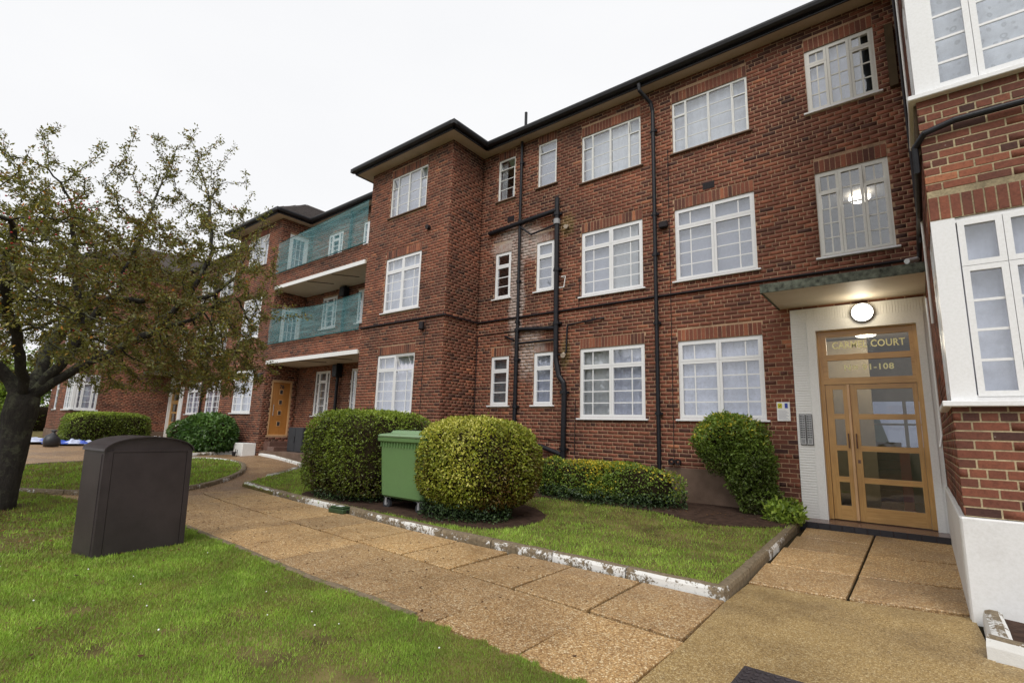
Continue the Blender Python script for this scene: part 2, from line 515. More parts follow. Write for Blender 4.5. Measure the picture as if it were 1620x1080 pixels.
def kerb_mat():
    mt, t, b = nt('painted_kerb')
    P = pos(t)
    g = t.nodes.new('ShaderNodeNewGeometry')
    nz = sepxyz(t, g.outputs['Normal'])[2]
    n = noise(t, 9, 7, 0.8, P)
    big = noise(t, 0.8, 3, 0.5, P)
    f = math_(t, 'ADD', n, math_(t, 'MULTIPLY', math_(t, 'SUBTRACT', big, 0.5), 1.0))
    f = math_(t, 'ADD', f, math_(t, 'MULTIPLY', attr(t), 0.35))
    f = math_(t, 'SUBTRACT', f, math_(t, 'MULTIPLY', ramp(t, nz, [(0.75, 0.0), (0.97, 1.0)]), 0.24))
    wm = ramp(t, math_(t, 'ADD', f, math_(t, 'MULTIPLY', math_(t, 'SUBTRACT', noise(t, 40, 4, 0.8, P), 0.5), 0.35)), [(0.655, 0.0), (0.70, 1.0)])
    con = ramp(t, noise(t, 24, 5, 0.7, P), [(0.3, (0.10, 0.075, 0.045)), (0.7, (0.26, 0.20, 0.125))])
    t.links.new(mix(t, con, (0.72, 0.72, 0.70), wm), b.inputs['Base Color'])
    b.inputs['Roughness'].default_value = 0.8
    bump(t, b, math_(t, 'ADD', n, math_(t, 'MULTIPLY', wm, 0.25)), 0.5, 0.012)
    return mt
M['kerb'] = kerb_mat()

def bark_mat():
    mt, t, b = nt('bark')
    P = pos(t)
    g = t.nodes.new('ShaderNodeNewGeometry')
    nz = sepxyz(t, g.outputs['Normal'])[2]
    mp = t.nodes.new('ShaderNodeMapping'); mp.inputs['Scale'].default_value = (22, 22, 7)
    t.links.new(P, mp.inputs[0])
    n = noise(t, 1.0, 6, 0.75, mp.outputs[0], 0.6)
    c = ramp(t, n, [(0.3, (0.012, 0.010, 0.009)), (0.7, (0.050, 0.042, 0.036))])
    li = ramp(t, math_(t, 'ADD', noise(t, 6, 6, 0.8, P), math_(t, 'MULTIPLY', nz, 0.13)), [(0.52, 0.0), (0.66, 1.0)])
    li = math_(t, 'MULTIPLY', li, attr(t))
    c = mix(t, c, (0.19, 0.20, 0.12), li)
    t.links.new(c, b.inputs['Base Color'])
    b.inputs['Roughness'].default_value = 0.9
    bump(t, b, n, 0.9, 0.03)
    return mt
M['bark'] = bark_mat()
M['lawn'] = flat('lawn_soil', (0.14, 0.115, 0.045), 0.95, 0.1, var=0.6, scale=2.5, bmp=0.6, bscale=60)
M['far_ground'] = flat('distant_grass', (0.085, 0.10, 0.045), 0.95, 0.1, var=0.3, scale=0.5)
M['grass'] = leaf_mat('grass_blades', [(0.0, (0.24, 0.18, 0.085)), (0.16, (0.25, 0.23, 0.080)), (0.36, (0.25, 0.29, 0.070)),
                                       (0.7, (0.25, 0.43, 0.055)), (1.0, (0.45, 0.62, 0.13))], 0.3, 0.55)
M['hedge'] = leaf_mat('hedge_leaves', [(0.0, (0.055, 0.036, 0.012)), (0.3, (0.085, 0.11, 0.018)), (0.65, (0.17, 0.25, 0.030)), (1.0, (0.36, 0.46, 0.075))], 0.22, 0.4)
M['hedge_gold'] = leaf_mat('golden_hedge_leaves', [(0.0, (0.12, 0.060, 0.016)), (0.28, (0.14, 0.13, 0.020)), (0.55, (0.24, 0.30, 0.035)), (0.82, (0.46, 0.46, 0.07)), (1.0, (0.72, 0.70, 0.22))], 0.25, 0.4)
M['dark_leaf'] = leaf_mat('dark_glossy_leaves', [(0.0, (0.016, 0.036, 0.010)), (0.5, (0.045, 0.105, 0.024)), (1.0, (0.12, 0.22, 0.055))], 0.15, 0.3)
M['ivy'] = leaf_mat('ivy_leaves', [(0.0, (0.015, 0.028, 0.013)), (0.6, (0.045, 0.08, 0.032)), (1.0, (0.09, 0.15, 0.05))], 0.1, 0.35)
M['shrub'] = leaf_mat('shrub_leaves', [(0.0, (0.050, 0.058, 0.018)), (0.5, (0.14, 0.22, 0.040)), (0.85, (0.20, 0.29, 0.050)), (1.0, (0.62, 0.50, 0.05))], 0.2, 0.4)
M['crown'] = leaf_mat('crown_leaves', [(0.0, (0.15, 0.060, 0.022)), (0.22, (0.15, 0.10, 0.032)), (0.5, (0.15, 0.155, 0.045)), (0.78, (0.25, 0.25, 0.07)), (0.93, (0.42, 0.34, 0.08)), (1.0, (0.48, 0.20, 0.04))], 0.35, 0.45)
M['bright'] = leaf_mat('lime_leaves', [(0.0, (0.09, 0.14, 0.03)), (0.5, (0.24, 0.36, 0.05)), (1.0, (0.46, 0.56, 0.13))], 0.25, 0.4)
M['litter'] = leaf_mat('leaf_litter', [(0.0, (0.030, 0.018, 0.010)), (0.5, (0.085, 0.036, 0.015)), (0.9, (0.20, 0.10, 0.03)), (1.0, (0.5, 0.46, 0.4))], 0.1, 0.7)
M['twig'] = flat('dark_twigs', (0.022, 0.016, 0.009), 0.95, 0.1, var=0.5)
M['berry'] = flat('red_berry', (0.40, 0.012, 0.012), 0.3, 0.5)

# ------------------------------------------------------------ ground heights
def gz(x, y):
    s = min(max(0.0, -9.0 - x), 11.0)
    k = s * s / (s + 1.5)
    b = 0.05 * max(0.0, y - 7.0) * min(1.0, max(0.0, (-12 - x) / 4))
    if x < -19: b = 0.05 * max(0.0, min(y, 9.4) - 7.0)
    if x > -1.75: b += 0.08 * min(1.0, max(0.0, (y - 5.6) / 3.3))   # the path climbs gently to the doorstep
    return 0.034 * k + b
def gz_np(x, y):
    s = np.clip(-9.0 - x, 0, 11.0)
    return 0.034 * s * s / (s + 1.5) + 0.05 * np.maximum(0, y - 7.0) * np.clip((-12 - x) / 4, 0, 1)

def sheet(name, poly, dz, mat, parent=None, step=0.5, hf=None, skirt=0.0, t=0.5, **k):
    """polygon draped over the terrain, dz above it"""
    hf = hf or gz
    P2 = [Vector(p[:2]) for p in poly]
    dense = []
    for i, p in enumerate(P2):
        q = P2[(i + 1) % len(P2)]
        n = max(1, int((q - p).length / step))
        dense += [p.lerp(q, j / n) for j in range(n)]
    nb = len(dense)
    edges = [(i, (i + 1) % nb) for i in range(nb)]
    xs = [p.x for p in dense]; ys = [p.y for p in dense]
    px = np.array(xs); py = np.array(ys)
    gx = np.arange(min(xs) + step / 2, max(xs), step); gy = np.arange(min(ys) + step / 2, max(ys), step)
    X, Y = np.meshgrid(gx, gy); X = X.ravel(); Y = Y.ravel()
    ins = in_poly(X, Y, px, py)
    pts = dense + [Vector((a, b)) for a, b in zip(X[ins], Y[ins])]
    vs, es, fs, *_ = delaunay_2d_cdt(pts, edges, [], 1, 1e-5)
    mb = MB()
    mb.add([(v.x, v.y, hf(v.x, v.y) + dz) for v in vs], fs, t)
    if skirt:
        for i in range(nb):
            a = dense[i]; b = dense[(i + 1) % nb]
            za = hf(a.x, a.y) + dz; zb = hf(b.x, b.y) + dz
            mb.add([(a.x, a.y, za), (b.x, b.y, zb), (b.x, b.y, zb - skirt), (a.x, a.y, za - skirt)], [(0, 1, 2, 3)], t)
    return mb.obj(name, mat, parent, **k)

def in_poly(X, Y, px, py):
    ins = np.zeros(len(X), bool)
    j = len(px) - 1
    for i in range(len(px)):
        c = ((py[i] > Y) != (py[j] > Y)) & (X < (px[j] - px[i]) * (Y - py[i]) / (py[j] - py[i] + 1e-12) + px[i])
        ins ^= c
        j = i
    return ins

def spline(pts, n=8, closed=False):
    out = []
    P = [Vector(p) for p in pts]; L = len(P)
    rngi = range(L if closed else L - 1)
    for i in rngi:
        p0 = P[(i-1) % L] if closed or i > 0 else P[0]
        p1 = P[i]; p2 = P[(i+1) % L]
        p3 = P[(i+2) % L] if closed or i + 2 < L else P[-1]
        for j in range(n):
            u = j / n
            out.append(0.5 * ((2*p1) + (p2-p0)*u + (2*p0-5*p1+4*p2-p3)*u*u + (3*p1-p0-3*p2+p3)*u**3))
    if not closed: out.append(P[-1])
    return out

# ------------------------------------------------------------ the setting: ground
gxs = [-400, -200, -120, -90] + list(np.arange(-70, 12.1, 1.0)) + [20, 40, 100, 250]
gys = [-250, -100, -40, -20] + list(np.arange(-12, 30.1, 1.0)) + [40, 60, 120, 300]
gmb = MB()
gmb.add([(x, y, gz(x, y) - 0.10 - (0.35 if y > 9.8 else 0)) for y in gys for x in gxs],
        [(j*len(gxs)+i, j*len(gxs)+i+1, (j+1)*len(gxs)+i+1, (j+1)*len(gxs)+i) for j in range(len(gys)-1) for i in range(len(gxs)-1)])
ground = gmb.obj('ground', M['far_ground'], None, smooth=True, kind='structure')
LAWN_EDGE = [(-22, 0.9), (-16, 1.2), (-14, 1.55), (-12, 1.95), (-10.5, 2.35), (-9, 2.62), (-7.47, 2.74), (-6.6, 2.70), (-5.73, 2.70), (-4.9, 2.66), (-4.28, 2.64), (-3.57, 2.68), (-2.9, 2.66), (-2.27, 2.66), (-1.96, 2.64), (-1.5, 2.62), (-1.1, 2.45), (-0.6, 2.1), (0.2, 1.6), (1.2, 0.9), (2.5, -0.5)]
front_lawn_poly = LAWN_EDGE + [(2.5, -6), (-22, -6)]
lawn_front = sheet('lawn', front_lawn_poly, 0.004, M['lawn'], step=0.6, kind='structure', skirt=0.05)

bed_poly = [(-11.15, 5.10), (-9.3, 5.06), (-7.5, 5.0), (-6.2, 4.93), (-4.8, 4.86), (-1.50, 4.86), (-1.55, 9.3), (-1.55, 9.42), (-8.75, 9.42), (-8.75, 8.3), (-12.5, 8.2), (-13.5, 8.0), (-12.6, 6.6)]
def bed_z(x, y):
    w = min(1.0, max(0.0, (y - 6.6) / 2.6))
    return 0.045 + 0.13 * w * w * (3 - 2 * w) + gz(x, 5) + 0.012 * mnoise.noise(Vector((x * 1.3, y * 1.3, 0)))
bed_lawn = sheet('lawn', bed_poly, 0.0, M['lawn'], step=0.35, hf=bed_z, kind='structure', skirt=0.06)

# soil
soil_poly = [(-6.3, 8.05), (-5.4, 8.1), (-4.4, 8.2), (-3.4, 8.1), (-2.6, 7.75), (-2.1, 7.85), (-1.58, 8.2), (-1.56, 9.41), (-8.7, 9.41), (-8.6, 8.6)]
soil_bed = sheet('flower_bed', soil_poly, 0.012, M['soil'], step=0.25, hf=bed_z, kind='structure')
soil2_poly = spline([(-9.3, 5.35, 0), (-7.8, 5.1, 0), (-6.4, 5.12, 0), (-5.4, 5.12, 0), (-4.7, 5.30, 0), (-4.42, 5.9, 0), (-4.75, 6.9, 0), (-6.0, 7.5, 0), (-8.4, 7.4, 0), (-9.6, 6.6, 0)], 4, True)
hedge_soil = sheet('flower_bed', soil2_poly, 0.010, M['soil'], step=0.3, hf=bed_z, kind='structure')

# path bases (dirt seen in the joints)
path_poly = [p for p in LAWN_EDGE if p[0] < -1.0] + [(-0.9, 2.4), (1.2, 0.8), (3.5, 0.8), (3.5, 4.6), (0.26, 4.75), (0.24, 8.95), (-1.5, 8.95), (-1.5, 4.8), (-11.1, 5.2), (-12.6, 6.6), (-13.6, 8.3), (-17.5, 8.4), (-18.2, 7.5), (-18.0, 6.6), (-26, 5.4), (-32, 4.2), (-32, 0.9)]
path_base = sheet('path', path_poly, -0.030, M['joint'], step=0.6, kind='structure')

# individual slabs: measured joint grid of the near path, then onwards to the left
def slab(corners, top=0.0, t=None, mat='agg', gap=0.020, thick=0.045, follow=False):
    c = [Vector(p) for p in corners]
    ctr = sum(c, Vector((0, 0))) / len(c)
    tilt = (random.uniform(-1, 1) * 0.006, random.uniform(-1, 1) * 0.006)
    ins = []
    n = len(c)
    for p in c:
        d = ctr - p
        ins.append(p + d.normalized() * gap * 1.4)
    def zz(p, extra=0.0):
        return gz(p.x, p.y) + top + tilt[0] * (p.x - ctr.x) + tilt[1] * (p.y - ctr.y) + extra
    mb = MB()
    b = 0.006
    up = [(p + (ctr - p).normalized() * b) for p in ins]
    vs = [(p.x, p.y, zz(p)) for p in up] + [(p.x, p.y, zz(p, -b)) for p in ins] + [(p.x, p.y, zz(p, -thick)) for p in ins]
    fs = [tuple(range(n))]
    for i in range(n):
        j = (i + 1) % n
        fs.append((i, n + i, n + j, j)); fs.append((n + i, 2*n + i, 2*n + j, n + j))
    mb.add(vs, fs, random.random() if t is None else t)
    return mb.obj('paving_slab', M[mat], path_base)

def edge_y(x):
    for a, b in zip(LAWN_EDGE, LAWN_EDGE[1:]):
        if a[0] <= x <= b[0]:
            return a[1] + (b[1] - a[1]) * (x - a[0]) / (b[0] - a[0])
    return 2.6
def kerb_y(x):
    pts = [(-11.1, 5.12), (-9.3, 5.05), (-7.5, 4.96), (-6.2, 4.84), (-4.8, 4.76), (-1.4, 4.75)]
    if x < pts[0][0]: return 5.12
    for a, b in zip(pts, pts[1:]):
        if a[0] <= x <= b[0]:
            return a[1] + (b[1] - a[1]) * (x - a[0]) / (b[0] - a[0])
    return 4.75
def mid_y(x):
    return 3.64 + 0.055 * (-1.5 - x)
lo = [-1.36, -2.05, -2.82, -3.60, -4.38, -5.20, -6.0, -6.85, -7.7, -8.6, -9.5, -10.4]
for a, b in zip(lo[1:], lo):
    e = 0.10 if a > -2 else 0.0
    slab([(a, edge_y(a) + 0.03), (b, edge_y(b) + 0.03), (b + 0.02, mid_y(b)), (a - 0.04, mid_y(a))])
hi = [-1.372, -2.13, -2.90, -3.72, -4.50, -5.38, -6.25, -7.1, -8.0, -8.9, -9.8, -10.7]
for i, (a, b) in enumerate(zip(hi[1:], hi)):
    if i == 2:   # one slab there is cut in two
        slab([(a, mid_y(a)), (b, mid_y(b)), (b, 4.25), (a, 4.28)])
        slab([(a, 4.28), (b, 4.25), (b, kerb_y(b) - .01), (a, kerb_y(a) - .01)])
    else:
        slab([(a, mid_y(a)), (b, mid_y(b)), (b - 0.03, kerb_y(b) - .01), (a - 0.03, kerb_y(a) - .01)])
# continuing left round the island
for i in range(8):
    a = -10.75 - 1.0 * i; b = a + 0.97
    slab([(a, 1.0 if a < -14 else edge_y(a) + 0.05), (b, 1.0 if b < -14 else edge_y(b) + .05), (b, edge_y(b) + 0.9), (a, edge_y(a) + 0.9)], -0.004)
# in front of the door
rowsL = [(4.78 + 0.68, 6.35), (6.35, 7.26), (7.26, 8.10), (8.10, 8.84)]
for y0, y1 in rowsL:
    slab([(-1.42, y0), (-0.632, y0 + 0.07), (-0.632, y1 + 0.06), (-1.46, y1)], 0.0, gap=0.010)
for y0, y1 in [(5.56, 6.42), (6.42, 7.50), (7.50, 8.90)]:
    slab([(-0.625, y0), (0.19, y0 + 0.2), (0.20, y1 + 0.16 if y1 < 8.8 else y1), (-0.625, y1)], 0.0, gap=0.010)
# worn monolithic concrete between
conc = [(-1.365, 3.62), (-1.415, 4.66), (-1.415, 5.44), (-0.62, 5.52), (0.20, 5.72), (0.245, 4.70), (3.4, 4.5), (3.4, 0.9), (1.2, 0.95), (0.2, 1.68), (-0.6, 2.2), (-1.1, 2.55), (-1.345, 2.72)]
slab(conc, 0.001, 0.55, 'agg2', gap=0.002)
# slabs of the drive past the island
drive_poly = [(-11.2, 5.2), (-10.72, 5.15), (-10.62, 4.15), (-10.36, 4.1), (-10.36, 2.55), (-11.6, 2.05), (-18, 1.5), (-31.5, 1.1), (-31.5, 4.1), (-26, 5.3), (-18.0, 6.5), (-18.15, 7.4), (-17.5, 8.35), (-13.7, 8.25), (-12.7, 6.6)]
drive = sheet('drive', drive_poly, -0.008, M['far_path'], step=0.5, kind='structure')

# island lawn
isl_pts = spline([(-12.1, 1.85, 0), (-10.95, 3.3, 0), (-11.25, 4.15, 0), (-11.95, 4.92, 0), (-13.0, 5.75, 0), (-14.2, 6.42, 0), (-15.3, 6.8, 0), (-16.4, 6.75, 0), (-16.9, 6.0, 0), (-16.5, 3.6, 0), (-15.8, 2.3, 0), (-14, 1.4, 0)], 5, True)
isl_poly = [(p.x, p.y) for p in isl_pts]
isl = sheet('island_lawn', isl_poly, 0.035, M['lawn'], step=0.4, kind='structure')
back_bed_poly = [(-18.05, 6.7), (-18.25, 7.5), (-17.65, 8.2), (-30, 9.4), (-30, 7.9), (-26.2, 7.9), (-25.9, 5.6)]
back_bed = sheet('lawn', back_bed_poly, 0.03, M['lawn'], step=0.5, kind='structure')
far_lawn = sheet('lawn', [(-31.6, 4.4), (-60, 4.4), (-60, 14), (-34, 14), (-29.6, 5.6)], 0.05, M['lawn'], step=2, kind='structure')

# kerbs
def kerb(pts, stone, w, h, name='kerb', side=1, whit=0.5, base=0.0, hf=None, seg=None, lab=None):
    par = empty(name, (pts[0][0], pts[0][1], 0), kind='structure')
    P = [Vector((p[0], p[1], 0)) for p in pts]
    # resample into stones
    cum = [0]
    for a, b in zip(P, P[1:]): cum.append(cum[-1] + (b - a).length)
    def at(s):
        s = min(max(s, 0), cum[-1])
        for i in range(len(cum) - 1):
            if s <= cum[i+1] + 1e-9:
                u = (s - cum[i]) / max(1e-9, cum[i+1] - cum[i])
                return P[i].lerp(P[i+1], u)
        return P[-1]
    s = 0.0
    hf = hf or gz
    while s < cum[-1] - 0.05:
        e = min(cum[-1], s + stone * random.uniform(0.92, 1.05))
        if cum[-1] - e < stone * 0.3: e = cum[-1]
        nseg = max(2, int((e - s) / 0.12))
        prof = [(0.0, -0.09), (0.004, h * 0.55), (w * 0.16, h * 0.90), (w * 0.40, h), (w * 0.75, h * 0.98), (w * 0.93, h * 0.85), (w, h * 0.4), (w, -0.05)]
        mb = MB(); vs = []; fs = []
        for i in range(nseg + 1):
            ss = s + 0.006 + (e - s - 0.012) * i / nseg
            p = at(ss); d = (at(ss + 0.02) - at(ss - 0.02)).normalized()
            nrm = Vector((-d.y, d.x, 0)) * side
            for a, z in prof:
                jx = 0.006 * mnoise.noise(Vector((p.x * 9, p.y * 9, z * 20)))
                q = p + nrm * (a + jx)
                vs.append((q.x, q.y, hf(p.x, p.y) + base + z + 0.8 * jx))
        n = len(prof)
        for i in range(nseg):
            for k in range(n - 1):
                fs.append((i*n+k, i*n+k+1, (i+1)*n+k+1, (i+1)*n+k))
        fs.append(tuple(range(n))); fs.append(tuple(nseg*n + k for k in range(n))[::-1])
        mb.add(vs, fs, whit + random.uniform(-0.15, 0.15))
        mb.obj('kerb_stone', M['kerb'], par, smooth=False)
        s = e
    return par
kerb([(-11.15, 5.12), (-9.3, 5.05), (-7.5, 4.96), (-6.2, 4.84), (-4.8, 4.76), (-3.0, 4.76), (-1.42, 4.74)], 0.92, 0.13, 0.09, whit=0.42)
kerb([(-1.41, 4.76), (-1.45, 6.0), (-1.50, 8.0), (-1.53, 8.86)], 0.95, 0.11, 0.085, whit=0.22)
ik = [(p.x, p.y) for p in isl_pts]
kerb(ik[:44], 0.8, 0.12, 0.075, side=-1, whit=0.62)
kerb(ik[44:] + ik[:1], 0.8, 0.10, 0.075, side=-1, whit=0.1)
kerb([(-18.0, 6.4), (-18.2, 7.5), (-17.85, 8.15), (-17.4, 8.3)], 0.8, 0.12, 0.10, side=1, whit=1.0)
kerb([(-17.4, 8.3), (-15.6, 8.22), (-14.0, 8.05), (-12.9, 6.9), (-12.2, 6.1)], 0.8, 0.12, 0.09, side=1, whit=0.85)
kerb([(-26.0, 5.3), (-22.0, 5.8), (-18.0, 6.4)], 0.8, 0.12, 0.10, side=1, whit=0.9)
# timber-like edging strip along the front lawn
kerb([(-9.6, 2.56), (-8.5, 2.66), (-7.47, 2.76), (-6.6, 2.73), (-5.73, 2.71), (-4.9, 2.67), (-4.28, 2.65), (-3.6, 2.68), (-3.0, 2.67)], 1.2, 0.07, 0.020, side=1, whit=-0.6, base=-0.004)
# short kerb by the right wing
kerb([(0.235, 5.50), (0.225, 4.78)], 0.9, 0.13, 0.13, side=1, whit=0.95)
kerb([(0.20, 4.72), (0.60, 4.60), (1.5, 4.42), (3.0, 4.2)], 0.95, 0.12, 0.13, side=1, whit=0.75)
wing_soil = sheet('flower_bed', [(0.36, 5.6), (0.36, 4.85), (0.7, 4.72), (3.3, 4.35), (3.3, 5.62)], 0.05, M['soil'], step=0.2, kind='structure',
                  hf=lambda x, y: 0.02 * mnoise.noise(Vector((x * 6, y * 6, 0))))

# ------------------------------------------------------------ the building
CX = -14.63           # mirror line of the symmetrical courtyard front
bld = empty('apartment_building', (-8.7, 9.4, 0), label='three-storey dark red brick apartment building with white Georgian-bar windows and black gutters', cat='apartment building')

class Plane:
    """a vertical wall plane; local (a along, d inward, z)"""
    def __init__(s, ax, fixed, sg=-1, mir=False):
        s.ax = ax; s.mir = mir
        s.fixed = fixed; s.sg = sg
        if mir and ax == 'y':
            s.fixed = 2 * CX - fixed; s.sg = -sg
    def A(s, a):
        return 2 * CX - a if (s.mir and s.ax == 'x') else a
    def box(s, mb, a0, a1, d0, d1, z0, z1, t=0.5, bev=0):
        a0, a1 = s.A(a0), s.A(a1)
        if a1 < a0: a0, a1 = a1, a0
        if s.ax == 'x':
            args = (a0, a1, s.fixed + d0, s.fixed + d1, z0, z1)
        else:
            args = (s.fixed - s.sg * d0, s.fixed - s.sg * d1, a0, a1, z0, z1)
        if bev: mb.bev(*args, b=bev, t=t)
        else: mb.box(*args, t=t)
    def pt(s, a, d, z):
        a = s.A(a)
        if s.ax == 'x': return Vector((a, s.fixed + d, z))
        return Vector((s.fixed - s.sg * d, a, z))

BR = []     # bricks: (plane, a0, a1, z0, z1, proud, tint, kind)
CO = 0.075
MW = {'mortar': MB(), 'mortar_yellow': MB()}
REV = MB()

def wall(pl, a0, a1, z0, z1, openings=(), mortar='mortar', zb=None, shift=0.0, lintels=True, dark_top=True, hollow=()):
    """mortar face with holes + laid bricks. openings: (a0,a1,z0,z1,lintel)"""
    mb = MW[mortar]
    As = sorted({a0, a1, *[o[0] for o in openings], *[o[1] for o in openings]})
    Zs = sorted({z0, z1, *[o[2] for o in openings], *[o[3] for o in openings]})
    As = [a for a in As if a0 <= a <= a1]; Zs = [z for z in Zs if z0 <= z <= z1]
    def hole(a, z): return any(o[0] < a < o[1] and o[2] < z < o[3] for o in openings)
    for p, q in zip(As, As[1:]):
        for r, s_ in zip(Zs, Zs[1:]):
            if not hole((p+q)/2, (r+s_)/2):
                c = [pl.pt(p, 0.0035, r), pl.pt(q, 0.0035, r), pl.pt(q, 0.0035, s_), pl.pt(p, 0.0035, s_)]
                mb.add(c, [(0, 1, 2, 3)])
    for o in openings:
        D = 0.22
        for (p, q) in (pq for pq in (((o[0], o[2]), (o[0], o[3])), ((o[1], o[2]), (o[1], o[3])), ((o[0], o[3]), (o[1], o[3])), ((o[0], o[2]), (o[1], o[2]))) if not (pq[0][0] == pq[1][0] and pq[0][0] in (a0, a1))):
            c = [pl.pt(p[0], 0.006, p[1]), pl.pt(q[0], 0.006, q[1]), pl.pt(q[0], D, q[1]), pl.pt(p[0], D, p[1])]
            REV.add(c, [(0, 1, 2, 3)], 0.35)
    zb = zb if zb is not None else z0
    blocks = [(o[0] - 0.005, o[1] + 0.005, o[2] - 0.005, o[3] + 0.005) for o in openings]
    for o in openings:
        if len(o) > 4 and o[4]:
            zt = o[3]
            zt2 = min(zt + 0.225, z1)
            n = max(1, round((o[1] - o[0]) / 0.075)); w = (o[1] - o[0]) / n
            for i in range(n):
                BR.append((pl, o[0] + i*w + 0.005, o[0] + (i+1)*w - 0.005, zt + 0.006, zt2 - 0.008, random.uniform(-0.001, 0.0015), min(1, max(0, random.gauss(0.42, 0.26))), 'lintel_brick'))
            blocks.append((o[0] - 0.005, o[1] + 0.005, zt - 0.01, zt2))
    nrow = int(math.ceil((z1 - zb) / CO))
    for r in range(nrow):
        za = zb + r * CO + 0.0062; zt = min(zb + (r + 1) * CO - 0.0062, z1)
        if zt - za < 0.02: continue
        header = (round((za) / CO) % 6 == 2)
        if header: L = 0.1125; off = 0.05625
        else: L = 0.225; off = 0.1125 if r % 2 else 0.0
        a = a0 - off - (shift % L)
        while a < a1:
            b0 = max(a, a0) + 0.0; b1 = min(a + L, a1)
            a += L
            ivs = [(b0 + 0.0062 if b0 > a0 else b0, b1 - 0.0062 if b1 < a1 else b1)]
            for (p, q, u, v) in blocks:
                if za < v and zt > u:
                    new = []
                    for (s0, s1) in ivs:
                        if q <= s0 or p >= s1: new.append((s0, s1)); continue
                        if p > s0: new.append((s0, p))
                        if q < s1: new.append((q, s1))
                    ivs = new
            for (s0, s1) in ivs:
                if s1 - s0 > 0.025:
                    t = random.gauss(0.46, 0.18)
                    if random.random() < 0.07: t = random.uniform(0.0, 0.15)
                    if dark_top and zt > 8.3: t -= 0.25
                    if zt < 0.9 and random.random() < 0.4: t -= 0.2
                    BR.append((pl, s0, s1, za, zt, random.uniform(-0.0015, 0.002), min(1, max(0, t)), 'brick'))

# ---- windows
def ring(mb, pl, a0, a1, z0, z1, w, d0, d1, t=0.5):
    pl.box(mb, a0, a1, d0, d1, z0, z0 + w, t); pl.box(mb, a0, a1, d0, d1, z1 - w, z1, t)
    pl.box(mb, a0, a0 + w, d0, d1, z0 + w, z1 - w, t); pl.box(mb, a1 - w, a1, d0, d1, z0 + w, z1 - w, t)

def curtain_mesh(pl, a0, a1, z0, z1, d, folds, amp):
    mb = MB()
    n = max(8, int((a1 - a0) * 26))
    ph = random.uniform(0, 6)
    vs = []
    for i in range(n + 1):
        a = a0 + (a1 - a0) * i / n
        k = a * folds
        dd = d + amp * (math.sin(k + ph) * 0.6 + math.sin(k * 2.3 + ph * 2) * 0.4)
        vs.append(pl.pt(a, dd, z0)); vs.append(pl.pt(a, dd + 0.3 * amp, z1))
    mb.add(vs, [(2*i, 2*i+2, 2*i+3, 2*i+1) for i in range(n)])
    return mb

